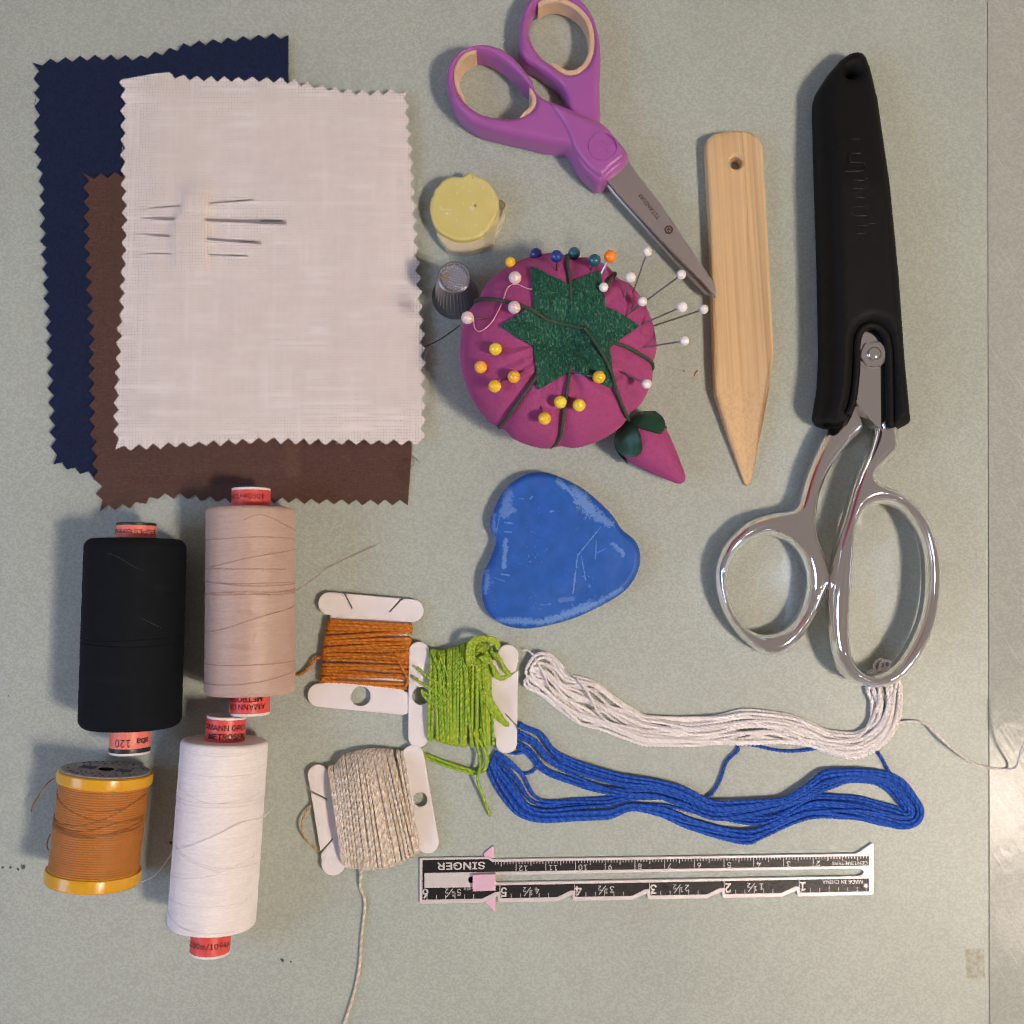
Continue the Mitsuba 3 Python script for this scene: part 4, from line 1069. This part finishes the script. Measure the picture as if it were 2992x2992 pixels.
pr('disc_label', mikit.proc(disc_fn), .55, .4)
put(k + '__end_label', lathe([(-.00012, .0024), (-.00025, R_ - .0012), (.0002, R_ - .0008)], sC.a, sC.ax, 64), 'disc_label', 30)
put(k + '__end_label__hole', lathe([(-.0003, .0024), (.004, .0022), (.004, 1e-5)], sC.a, sC.ax, 32), 'tube_black', 30)
bars = []
for sd in (-1, 1):
    for i in range(9):
        w_ = .00013 + .0001 * (i * 7 % 3)
        u0 = sd * (.0035 + i * .00055)
        bx = trimesh.creation.box([w_, .0001, .0040]); bx.apply_translation([u0, 0, 0]); bars.append(bx)
for r_, n_ in ((.0115, 34), (.0085, 22)):
    for i in range(n_):
        if i % 5 == 4: continue
        a = i / n_ * 2 * np.pi
        if abs(math.sin(a)) < .35: continue
        bx = trimesh.creation.box([.0007, .0001, .0007]); bx.apply_translation([r_ * math.cos(a), 0, r_ * math.sin(a)]); bars.append(bx)
bm = join(bars); v = np.array(bm.vertices)
bm.vertices = sC.a - sC.ax * .00042 + v[:, 0:1] * sC.right + v[:, 1:2] * sC.ax + v[:, 2:3] * np.array([0, 0, 1.0])
pr('grey_ink', (.11, .11, .13), .6, .3)
put(k + '__end_label__print', bm, 'grey_ink', False)
q = np.vstack([P(CC, [(280, 390)], .015), P(CC, [(225, 405), (150, 470), (90, 545)], .012), P(C7, [(120, 720), (95, 765), (90, 800)], .006)])
put(k + '__thread_end', tube(curve(q, .0005), .00024, 8, 900, .25), 'gold_strand', True)
put(k + '__thread_loop', tube(curve(P(CC, [(200, 1080), (165, 1160), (158, 1230), (175, 1280)], .014), .0005), .00022, 6), 'gold_strand', True)
tag(k, 'squat spool of golden brown thread between two yellow plastic flanges', 'thread spool')

# ------------------------------------------------------------------ floss bobbins
pr('card_plastic', (.75, .71, .705), .38, .45)
TW, LOBE, FR = 370, .66, .00062


def capsule(c, a, b, r, z):
    A, B = P(c, [a], z)[0, :2], P(c, [b], z)[0, :2]
    return LineString([A, B]).buffer(r * c[2] / 8700, 16)


def bobbin(key, c, bars, web, notches, hole, zc, th=.0013, dots=()):
    g = unary_union([capsule(c, *b, zc) for b in bars] + [Polygon(P(c, web, zc)[:, :2])])
    for a, b, w in notches:
        A, B = P(c, [a, b], zc)[:, :2]
        d = (B - A) / np.linalg.norm(B - A); n = np.array([-d[1], d[0]])
        g = g.difference(Polygon([A - d * .001 + n * w, A - d * .001 - n * w, A + d * .001 - n * .00025, B - n * .00022, B + n * .00022, A + d * .001 + n * .00025]))
    g = g.difference(Point(P(c, [hole[0]], zc)[0, :2]).buffer(hole[1] * c[2] / 8700, 24))
    put(key + '__card', bev(g, zc - th, zc, .00035, n=3), 'card_plastic', 40)
    if dots:
        for d, r in dots:
            put(key + '__card__' + num(key + 'mould_mark')[len(key):], bev(Point(P(c, [d], zc)[0, :2]).buffer(r, 20).difference(Point(P(c, [d], zc)[0, :2]).buffer(r - .00018, 20)), zc, zc + .00012, .00004, n=1), 'card_plastic', 30)


def wrap(c, A, B, n, zc, bulge, rg, jit, tint, layers=1, tw=TW):
    """n strands laid across from polyline A to polyline B (pixels), each turning down round the card at both ends."""
    fa = lambda s, p: np.stack([np.interp(s, np.linspace(0, 1, len(p)), np.array(p, float)[:, i]) for i in (0, 1)], -1)
    out = []
    for lay in range(layers):
        for i in range(n):
            s = (i + .5) / n
            s0, s1 = np.clip(s + rg.normal(0, jit, 2), .01, .99)
            t = np.linspace(0, 1, 9)
            pa, pb = fa(s0, A), fa(s1, B)
            px = pa + t[:, None] * (pb - pa)
            prof = (1 - np.abs(2 * t - 1) ** 3.2)
            side = .35 + .65 * np.sin(np.pi * np.clip(s, .06, .94)) ** .6
            zz_ = zc + .0004 + bulge * prof * side - (layers - 1 - lay) * .0008 * prof + rg.uniform(0, .0005)
            if lay == layers - 1 and rg.random() < .3:
                zz_ = zz_ + .0004 * prof
            p = P(c, px, zz_)
            d = (p[-1] - p[0]) / np.linalg.norm(p[-1] - p[0])
            e0, e1 = p[0] - d * .0004, p[-1] + d * .0004
            e0[2] -= .0012; e1[2] -= .0012
            f0, f1 = p[0] + d * .0006, p[-1] - d * .0006
            f0[2] = f1[2] = max(zc - .0024, .0004)
            p = curve(np.vstack([[f0], [e0], p, [e1], [f1]]), .00040)
            out.append(tube(p, FR * rg.uniform(.92, 1.06), 8, tw * rg.uniform(.9, 1.1), LOBE, phase=rg.uniform(0, 6), col=tint(len(p), rg)))
    return join(out)


scene['floss'] = dict(type='twosided', bsdf=dict(type='principled', base_color=dict(type='mesh_attribute', name='vertex_color'), roughness=.6, specular=.3, sheen=.4))


def tint_of(a, b, var=.1):
    def f(n, rg):
        k = 1 + rg.uniform(-var, var)
        return np.array(a) * k, np.array(b) * k
    return f


rg = np.random.default_rng(11)
tO = tint_of((.56, .19, .018), (.42, .125, .012))
k = 'floss_bobbin'
bobbin(k, CB, [((290, 292), (912, 346), 86), ((212, 982), (835, 1042), 88)], [(300, 330), (885, 380), (845, 1000), (240, 950)], [((395, 205), (460, 330), .0009), ((838, 250), (740, 355), .0009)], ((525, 990), 74), .0030, dots=[((290, 292), .0003)])
put(k + '__wound_thread', wrap(CB, [(300, 405), (268, 520), (252, 640), (245, 760), (232, 890)], [(885, 440), (895, 490), (880, 620), (868, 780), (850, 935)], 23, .0032, .0016, rg, .045, tO, 2), 'floss', True)
labels[k + '__wound_thread'] = {'kind': 'stuff'}
q = P(CB, [(290, 690), (230, 695), (190, 705), (150, 750), (100, 805), (50, 828), (10, 830)], [.004, .003, .0025, .002, .0015, .001, .001])
put(k + '__thread_end', tube(curve(q, .0004), FR, 8, TW, LOBE, col=tO(1, rg)), 'floss', True)
q = P(CB, [(560, 690), (700, 690), (790, 705), (840, 780), (875, 860), (865, 910), (835, 935)], [.0062, .0066, .0062, .0056, .005, .0045, .004])
put(k + '__thread_end_001', tube(curve(q, .0004), FR, 8, TW, LOBE, col=tO(1, rg)), 'floss', True)
tag(k, 'white plastic floss bobbin wound with orange brown thread', 'floss bobbin', 'wound floss bobbins')


def tG(n, rg):
    o = rg.uniform(0, 20); s = np.arange(n) * .0004
    w = meshkit.noise(np.stack([s * 130 + o, s * 0, s * 0], -1), 2)[:, None]
    w2 = meshkit.noise(np.stack([s * 70 + o * 3, s * 0 + 4, s * 0], -1), 5)[:, None]
    a = np.array((.24, .43, .035)) * (1 - w) + np.array((.44, .49, .035)) * w
    b = np.array((.14, .33, .03)) * (1 - w2) + np.array((.32, .44, .04)) * w2
    return a, b


k = 'floss_bobbin_001'
bobbin(k, CB, [((963, 658), (958, 1298), 77), ((1632, 682), (1622, 1340), 80)], [(975, 700), (1620, 720), (1610, 1310), (970, 1270)], [((1716, 785), (1600, 865), .0022), ((1706, 1222), (1610, 1120), .0009)], ((978, 988), 66), .0038)
put(k + '__wound_thread', wrap(CB, [(1040, 655), (1130, 665), (1230, 640), (1320, 600), (1420, 585), (1530, 650)], [(1028, 1305), (1140, 1325), (1220, 1350), (1350, 1362), (1440, 1360), (1535, 1345)], 22, .0036, .0042, rg, .03, tG, 2), 'floss', True)
labels[k + '__wound_thread'] = {'kind': 'stuff'}
GB = []
def gs(pts, z):
    q = P(CB, pts, z)
    n_ = len(curve(q, .0004))
    GB.append(tube(curve(q, .0004), FR, 8, TW, LOBE, phase=rg.uniform(0, 6), col=tG(n_, rg)))
for i in range(4):   # bundle arching over the top right corner into the notch
    o = i * 17
    gs([(1330 + o, 760), (1325 + o, 660), (1345 + o * .9, 585), (1400 + o * .6, 548 + o * .4), (1470 + o * .2, 545 + o * .5), (1540 - o * .2, 560 + o * .7), (1570 - o * .3, 610 + o * .5)], [.0085, .009, .009, .009, .0088, .0075, .0052])
    gs([(1415 + o, 705 + o * .8), (1470 + o * .6, 690 + o * .9), (1500 + o * .4, 730 + o * .9), (1540, 790 + o), (1585 + 3 * i, 850 + o * .2), (1610 + 4 * i, 858 - o * .5)][:5] + [(1640 - 6 * i, 828 + o * .3)], [.0085, .0088, .0082, .0068, .0048, .0036])
    gs([(1500 + o * .5, 650 + o), (1560 + o * .3, 690 + o * .6), (1600, 760 + o * .5), (1640, 810 + i * 6), (1650, 822 + i * 4)], [.0062, .0062, .0052, .0042, .0036])
    gs([(1425 + o * .4, 990 - o), (1470 + o * .8, 1040 - o * .3), (1510 + o, 1110 - o * .2), (1565 + o * .8, 1170), (1620 + o * .4, 1212 - i)], [.0082, .0084, .0072, .005, .0036])
for pts in ([(1185, 1045), (1120, 1030), (1050, 985), (985, 950)], [(1180, 1015), (1110, 975), (1050, 930), (965, 880), (938, 850)], [(1190, 980), (1120, 900), (1040, 850), (980, 800), (950, 775)], [(1185, 1060), (1110, 1065), (1050, 1030), (1000, 985), (985, 940)], [(1160, 900), (1120, 800), (1080, 700), (1055, 645)], [(1195, 880), (1160, 780), (1120, 690)]):
    gs(pts, np.linspace(.0082, .0062, len(pts)))
put(k + '__loose_strands', join(GB), 'floss', True)
labels[k + '__loose_strands'] = {'kind': 'stuff'}
GB = []
gs([(1390, 1240), (1395, 1330), (1420, 1440), (1425, 1520), (1405, 1600), (1430, 1700), (1465, 1800), (1500, 1890)], [.0075, .0058, .0035, .004, .004, .003, .0018, .0009])
put(k + '__thread_end', GB.pop(), 'floss', True)
gs([(1420, 1230), (1455, 1330), (1480, 1430), (1465, 1530), (1425, 1560), (1330, 1540), (1220, 1505), (1100, 1460), (1005, 1425), (960, 1410)], [.0075, .0058, .0035, .0028, .0028, .0025, .002, .0015, .0012, .001])
gs([(1370, 1260), (1430, 1350), (1470, 1470), (1420, 1570), (1330, 1562), (1220, 1530), (1100, 1488), (1010, 1450), (960, 1435)], [.0075, .0058, .0038, .0022, .0022, .0018, .0014, .001, .001])
put(k + '__thread_end_001', join(GB), 'floss', True)
tag(k, 'white plastic floss bobbin wound with variegated green thread', 'floss bobbin', 'wound floss bobbins')

tN0 = tint_of((.70, .63, .545), (.56, .455, .34), .10)
k = 'floss_bobbin_002'
bobbin(k, CG, [((207, 492), (205, 500), 126), ((402, 1600), (400, 1602), 148), ((1400, 255), (1588, 1340), 135)], [(82, 500), (330, 470), (1400, 300), (1600, 1300), (500, 1500), (255, 1560)], [((85, 680), (325, 800), .0006), ((245, 1460), (400, 1290), .0006)], ((1492, 800), 88), .0028, dots=[((212, 540), .0014), ((395, 1570), .0016), ((1395, 270), .0016), ((1590, 1330), .0016)])
put(k + '__wound_thread', wrap(CG, [(335, 420), (440, 385), (520, 270), (640, 235), (760, 205), (850, 195), (960, 190), (1100, 200), (1280, 220)], [(510, 1570), (560, 1635), (680, 1645), (800, 1662), (950, 1665), (1080, 1640), (1250, 1575), (1400, 1480), (1490, 1420)], 25, .0032, .0066, rg, .009, tN0, 2, 270), 'floss', True)
labels[k + '__wound_thread'] = {'kind': 'stuff'}
q = np.vstack([P(CG, [(800, 1560), (785, 1640), (755, 1690), (745, 1790), (745, 1920)], [.0075, .0055, .003, .0018, .0009]), P(FF, [(686, 1690), (684, 1750), (677, 1830), (663, 1890), (646, 1940), (630, 1985)], .0009)])
put(k + '__thread_end', tube(curve(q, .0004), .0006, 8, TW, LOBE, col=(np.array((.68, .61, .52)), np.array((.55, .45, .33)))), 'floss', True)
q = P(CG, [(330, 800), (200, 800), (130, 860), (60, 960), (10, 1100), (15, 1200), (70, 1310), (160, 1405), (270, 1470), (380, 1440)], [.001, .001, .0012, .002, .003, .003, .0025, .0015, .001, .001])
put(k + '__thread_end_001', tube(curve(q, .0004), .00042, 8, TW, LOBE, col=(np.array((.52, .36, .18)), np.array((.36, .22, .10)))), 'floss', True)
tag(k, 'white plastic floss bobbin wound with beige and white twisted thread', 'floss bobbin', 'wound floss bobbins')

# ------------------------------------------------------------------ skeins
def skein(key, pairs, n, layers, zmid, tint, rg, zoff=None, wob=.1, zlayer=.00095, fr=.00056):
    """pairs: (edge a, edge b) photo pixels of successive cross-sections; the strands run from the first to the last."""
    E = np.array(pairs, float)
    L = np.r_[0, np.cumsum(np.linalg.norm(np.diff(E.mean(1), axis=0), axis=1))]; L /= L[-1]
    M = 90
    s = np.linspace(0, 1, M)
    ea, eb = (np.stack([PchipInterpolator(L, E[:, j, i])(s) for i in (0, 1)], -1) for j in (0, 1))
    z0 = np.interp(s, L, zoff) if zoff is not None else np.zeros(M)
    for lay in range(layers):
        m = max(2, n - lay * 2)
        for i in range(m):
            f0 = (i + .5 + .5 * (lay % 2)) / (m + .5 * (lay % 2))
            o = rg.uniform(0, 50)
            w = meshkit.noise(np.stack([s * 7.5 + o, s * 0 + lay, s * 0], -1), 3) - .5
            f = np.clip(f0 + w * wob * 2, .03, .97)
            zz_ = fr + lay * zlayer * np.sqrt(np.clip(1 - (2 * f - 1) ** 2, 0, 1)) + z0 + zmid * np.sqrt(np.clip(1 - (2 * f - 1) ** 2, 0, 1)) + .0002 * rg.random()
            px = ea + f[:, None] * (eb - ea)
            p = curve(W(px, zz_), .00045)
            put(f'{key}__' + num(key + '_strand').replace(key + '_', ''), tube(p, fr * rg.uniform(.9, 1.05), 10, 370, .70, phase=rg.uniform(0, 6), col=tint(len(p), rg)), 'floss', True)


A_ = lambda *p: S(SA, p)
B_ = lambda *p: S(SB, p)
tW = tint_of((.82, .79, .77), (.76, .725, .70), .03)
wpairs = [A_((390, 330), (335, 460)), A_((440, 265), (345, 500)), A_((540, 300), (430, 560)), A_((620, 400), (560, 660)), A_((800, 450), (720, 770)), A_((960, 570), (870, 810)), A_((1080, 650), (1030, 870)), A_((1200, 705), (1190, 915)), A_((1450, 715), (1450, 918)), A_((1700, 688), (1700, 905)), B_((160, 588), (150, 815)), B_((400, 615), (390, 805)), B_((560, 665), (560, 820)), B_((700, 725), (700, 870)), B_((850, 738), (860, 905)), B_((930, 700), (1000, 850)), B_((962, 630), (1120, 720)), B_((962, 540), (1160, 560)), B_((930, 470), (1160, 440)), B_((930, 410), (1130, 370)), B_((960, 350), (1090, 310))]
rs_ = np.random.default_rng(21)
skein('floss_skein', wpairs, 10, 3, .0006, tW, rs_, wob=.24, fr=.00070)
put('floss_skein__loop', join([tube(curve(np.vstack([P(SB, p, z)]), .0004), FR, 8, TW, LOBE, col=tW(1, rs_)) for p, z in (([(1010, 400), (985, 330), (995, 290), (1030, 275), (1050, 300), (1045, 340)], .002), ([(1040, 400), (1020, 330), (1035, 290), (1075, 285), (1095, 310), (1080, 350)], .0028), ([(950, 420), (935, 370), (960, 345), (985, 350), (990, 390)], .0012))] + [tube(curve(P(SA, p, z), .0004), FR, 8, TW, LOBE, col=tW(1, rs_)) for p, z in (([(500, 290), (440, 262), (385, 290), (345, 350), (330, 400), (360, 440), (450, 470)], .003), ([(560, 330), (460, 290), (400, 320), (365, 380), (380, 430), (480, 460)], .0036), ([(480, 420), (380, 430), (325, 450), (325, 490), (400, 530), (520, 600)], .0022), ([(600, 370), (520, 290), (450, 260), (400, 280)], .0026), ([(430, 520), (350, 480), (340, 440), (400, 420), (470, 440)], .003))]), 'floss', True)
labels['floss_skein__loop'] = {'kind': 'stuff'}
q = P(SA, [(310, 235), (345, 245), (385, 280), (430, 360), (470, 440), (490, 490), (540, 560)], [.001, .0015, .003, .0042, .0046, .0044, .0035])
put('floss_skein__thread_end', tube(curve(q, .0004), .0004, 8, TW, LOBE, col=tW(1, rs_)), 'floss', True)
q = P(SA, [(690, 440), (750, 510), (800, 600), (840, 680), (920, 750), (1100, 790), (1200, 830)], [.0046, .0046, .0047, .0047, .0046, .0042, .004])
put('floss_skein__thread_end_001', tube(curve(q, .0004), .0005, 8, TW, LOBE, col=tW(1, rs_)), 'floss', True)
q = P(SB, [(1080, 690), (1140, 675), (1240, 666), (1330, 698), (1400, 768), (1500, 858), (1600, 925), (1720, 962), (1800, 970), (1865, 962), (1900, 900), (1935, 800), (1990, 640)], [.002, .0015, .0012, .0022, .0030, .002, .001, .0007, .0008, .0025, .007, .012, .016])
put('floss_skein__thread_end_002', tube(curve(q, .0004), .00048, 8, TW, LOBE, col=(np.array((.76, .71, .69)), np.array((.66, .61, .59)))), 'floss', True)
tag('floss_skein', 'loose skein of white cotton floss running under the chrome shears handle', 'floss skein', 'loose floss skeins')
tBl = tint_of((.018, .105, .50), (.009, .058, .36), .10)
bp = [A_((115, 950), (55, 1060)), A_((210, 1010), (100, 1180)), A_((310, 1110), (190, 1320)), A_((390, 1260), (300, 1420)), A_((480, 1305), (450, 1452)), A_((700, 1290), (690, 1440)), A_((880, 1280), (900, 1430)), A_((1060, 1250), (1080, 1370)), A_((1300, 1240), (1240, 1400)), A_((1600, 1330), (1480, 1500)), A_((1930, 1400), (1900, 1610)), B_((300, 1260), (240, 1420)), B_((640, 1130), (640, 1275)), B_((850, 1140), (850, 1285)), B_((1050, 1185), (1050, 1325)), B_((1150, 1215), (1190, 1345)), B_((1172, 1235), (1302, 1260)), B_((1140, 1195), (1260, 1165)), B_((1060, 1110), (1140, 1020)), B_((960, 1060), (1000, 980)), B_((840, 1052), (850, 970)), B_((700, 1100), (700, 972)), B_((540, 1165), (540, 1075)), B_((400, 1215), (390, 1155)), B_((0, 1290), (0, 1165)), A_((1400, 1330), (1440, 1200)), A_((1200, 1270), (1230, 1155)), A_((1020, 1270), (1060, 1130)), A_((830, 1240), (850, 1075)), A_((620, 1180), (660, 1010)), A_((450, 1110), (540, 945)), A_((330, 990), (430, 815)), A_((268, 950), (320, 770)), A_((225, 930), (285, 745))]
rs_ = np.random.default_rng(33)
skein('floss_skein_001', bp, 8, 2, .0003, tBl, rs_, wob=.24, fr=.00066, zoff=np.r_[np.zeros(17), np.linspace(.0004, .0016, 6), np.full(6, .0014), np.linspace(.0012, .0, 4), 0])
q = np.vstack([P(SA, [(1560, 1330), (1630, 1265), (1680, 1200), (1720, 1100), (1760, 1010), (1830, 930)], [.002, .0012, .001, .001, .001, .001]), P(SB, [(120, 818), (220, 818), (340, 845), (480, 855), (620, 838), (800, 820), (960, 830), (1020, 880), (1070, 970), (1120, 1040), (1150, 1090)], .0008)])
put('floss_skein_001__loose_strand', tube(curve(q, .0004), FR, 8, TW, LOBE, col=tBl(1, rs_)), 'floss', True)
q = P(SA, [(200, 960), (260, 970), (330, 950)], .0012)
q2 = P(SA, [(180, 1020), (250, 1075), (320, 1110), (370, 1100), (400, 1070), (410, 1030)], .0008)
put('floss_skein_001__loose_strand_001', join([tube(curve(x_, .0004), FR, 8, TW, LOBE, col=tBl(1, rs_)) for x_ in (q, q2)]), 'floss', True)
q = P(SA, [(330, 1290), (370, 1420), (420, 1460), (500, 1440), (620, 1410)], [.002, .0015, .001, .001, .001])
tag('floss_skein_001', 'loose skein of bright blue cotton floss between the white skein and the sewing gauge', 'floss skein', 'loose floss skeins')

# ------------------------------------------------------------------ sewing gauge
bsdf('gauge_metal', dict(type='principled', base_color=rgb(.70, .65, .64), metallic=.35, roughness=.38))
pr('gauge_black', (.006, .006, .007), .42, .4)
pr('pink_plastic', (.70, .45, .56), .42, .4)
g_ = lambda a, b: np.array([1226 + a, 2507.5 - .0155 * a + b * (1 - .00003 * a)])
k, z1_, z2_ = 'sewing_gauge', .0009, .00122
gp = lambda pts, z=z2_: Polygon(W(np.array([g_(*p) for p in pts]), z)[:, :2])
inch = [228.7 + 218.6 * i for i in range(5)]
edge = [(0, 2), (4, 0), (205, 0), (214, 7), (1273, 7), (1284, 3), (1322, -24), (1327, -20), (1327, 130), (1322, 134)]
for i in range(4, -1, -1):
    edge += [(inch[i] + 8, 134), (inch[i] + 1, 131), (inch[i] - 1, 116), (inch[i] - 46, 134)]
edge += [(4, 134), (0, 130)]
outl = gp(edge)
slot = gp([(222, 53), (222, 75), (1282, 75), (1294, 70), (1298, 64), (1294, 57), (1282, 53)])
P1 = [(8, 6), (200, 6), (212, 14), (1316, 14), (1316, 44), (8, 44)]
pan1 = gp([(8, 6), (200, 6), (212, 15), (1313, 15), (1313, 43.5), (8, 43.5)])
pan_s = gp([(8, 41), (1300, 41), (1300, 42), (14, 47), (14, 86), (8, 90)])
low = [(8, 88), (218, 88), (218, 83.5), (1313, 83.5), (1313, 122)]
for i in range(4, -1, -1):
    low += [(inch[i] + 8, 122), (inch[i] + 8, 104), (inch[i] - 6, 103), (inch[i] - 46, 122)]
low += [(8, 122)]
pan2 = gp(low).buffer(0)
frame = outl.difference(slot).difference(pan1).difference(pan2).difference(gp([(8, 36), (14, 36), (14, 95), (8, 95)]))
put(k + '__base', bev(outl.difference(slot).buffer(-.0001), .0003, z1_, .00005, n=1), 'gauge_black', 30)
put(k + '__frame', bev(frame, .0003, z2_, .00012, n=2), 'gauge_metal', 40)
marks = []
def mark(a, b0, b1, w=2.0):
    marks.append(bev(gp([(a - w / 2, b0), (a + w / 2, b0), (a + w / 2, b1), (a - w / 2, b1)]), z1_ - .0002, z2_, .00005, n=1))
c0 = 282.0
for i in range(-7, 119):
    a = c0 + i * 8.68
    if 216 < a < 1312:
        mark(a, 13, 43 if i % 10 == 0 and i < 105 else 28 if i % 5 == 0 else 22, 2.0 if i % 10 == 0 else 2.4)
for i in range(0, 48):
    a = 1306 - i * 27.33
    top_ = 122
    if a < 10: continue
    j = i % 8
    h_ = 18 if j == 4 else 12
    if any(inch[q_] - 44 < a < inch[q_] + 6 for q_ in range(5)): continue
    mark(a, top_ - h_ - 1, top_ + 2, 2.0)
for x_ in inch:
    mark(x_ + 6, 83, 108, 2.2)
put(k + '__scale_marks', join(marks), 'gauge_metal', 30)
labels[k + '__scale_marks'] = {'kind': 'stuff'}
tx = []
for i in range(11):
    tx.append(text_at(str(12 - i), g_(c0 + 86.8 * i + (21 if i < 3 else 14), 34), 15, 179, z1_, z2_ - z1_, stretch=1.1))
for i, (c_, a_) in enumerate((('6', 17), ('5', 246), ('4', 464), ('3', 683), ('2', 901), ('1', 1119))):
    tx.append(text_at(c_, g_(a_, 103), 25, 179, z1_, z2_ - z1_, bold=True))
for w_, a_ in (('5', 115), ('4', 343), ('3', 562), ('2', 781), ('1', 998)):
    tx.append(text_at(w_, g_(a_, 101), 18, 179, z1_, z2_ - z1_))
    tx.append(text_at('1', g_(a_ - 17, 106), 14, 179, z1_, z2_ - z1_)); tx.append(text_at('2', g_(a_ - 36, 97), 14, 179, z1_, z2_ - z1_))
    tx.append(bev(Polygon(W([g_(a_ - 20, 91), g_(a_ - 17, 91), g_(a_ - 36, 117), g_(a_ - 39, 117)], z2_)[:, :2]), z1_, z2_, .00004, n=1))
tx.append(text_at('SINGER', g_(122, 24), 20, 181, z1_, z2_ - z1_, bold=True, stretch=1.35))
tx.append(text_at('CENTIMETERS', g_(1256, 35), 9.5, 180.5, z1_, z2_ - z1_, stretch=1.12))
tx.append(text_at('MADE IN CHINA', g_(1235, 91), 11, 180.5, z1_, z2_ - z1_, stretch=.98))
tx.append(text_at('INCHES', g_(158, 90), 11, 180, z1_, z2_ - z1_))
put(k + '__lettering', join(tx), 'gauge_metal', False)
put(k + '__rivet', lathe([(0, .0014), (.0003, .0013), (.0005, .0008), (.0005, 1e-5)], np.array([*W([S(G2, [[1745, 410]])[0]], z2_)[0, :2], z1_]), [0, 0, 1], 24), 'dark_steel', 40)
put(k + '__slider', bev(gp([(155, 52), (222, 50), (222, 100), (155, 101)], .003), z2_ - .0004, .0030, .0004, n=3), 'pink_plastic', 40)
put(k + '__slider__pointer', bev(Polygon(P(G1, [(675, 168), (755, 103), (760, 200), (690, 205)], .001)[:, :2]), .0003, .00085, .0001, n=2), 'pink_plastic', 40)
put(k + '__slider__pointer_001', bev(Polygon(P(G1, [(690, 530), (766, 490), (767, 607)], .001)[:, :2]), .0003, .00085, .0001, n=2), 'pink_plastic', 40)
put(k + '__slider__hole', bev(Point(P(G1, [[585, 362]], z2_)[0, :2]).buffer(.0010, 20), z2_ - .0003, z2_ + .0003, .0001, n=2), 'hollow_black', 40)
tag(k, 'flat metal sewing gauge with black scales and a pink sliding marker', 'sewing gauge')

# ------------------------------------------------------------------ odd threads lying about
bsdf('dark_thread', dict(type='diffuse', reflectance=rgb(.06, .055, .05)))
put('loose_thread_001', tube(curve(P(FF, [(800, 655), (830, 640), (868, 613)], .0003), .001), .00012, 5), 'dark_thread', True)
tag('loose_thread_001', 'fine dark thread lying between the linen and the pincushion', 'thread')
pr('red_bit', (.45, .08, .03), .7, .3)
put('thread_scrap', tube(curve(P(FF, [(1310, 710), (1312, 704), (1317, 698)], .0003), .0003), .00018, 6), 'red_bit', True)
tag('thread_scrap', 'tiny orange red thread scrap right of the pincushion', 'thread')
put('thread_scrap_001', tube(curve(P(FF, [(946, 80), (953, 76), (950, 72)], .0003), .0003), .00014, 6), 'white_thread', True)
tag('thread_scrap_001', 'tiny pale thread scrap left of the purple scissors rings', 'thread')
put('fabric_swatch_001__frayed_thread', join([tube(curve(P(CW, p, z), .0006), .00010, 5) for p, z in (([(1775, 700), (1740, 695), (1718, 730), (1722, 780), (1750, 800), (1772, 790)], .0022), ([(1770, 705), (1745, 720), (1735, 760), (1760, 790)], .0025), ([(1775, 680), (1795, 695), (1816, 718)], .0015), ([(1770, 740), (1790, 720), (1780, 690)], .0018))]), 'brown_cloth', True)

rg = np.random.default_rng(77)
pr('lint_fibre', (.42, .40, .36), .8, .2)
fib = []
for i in range(16):
    c0 = np.array([rg.uniform(-.165, .165), rg.uniform(-.17, .17)]); a = rg.uniform(0, 6.28); L = rg.uniform(.0012, .0042)
    d = np.array([math.cos(a), math.sin(a)]); nn = np.array([-d[1], d[0]])
    fib.append(tube(curve([[*c0, .00015], [*(c0 + d * L * .5 + nn * L * rg.uniform(-.3, .3)), .0003], [*(c0 + d * L + nn * L * rg.uniform(-.3, .3)), .00015]], n=9), .00006, 4))
put('lint', join(fib), 'lint_fibre', True)
tag('lint', 'tiny pale lint fibres scattered over the table', 'lint', kind='stuff')
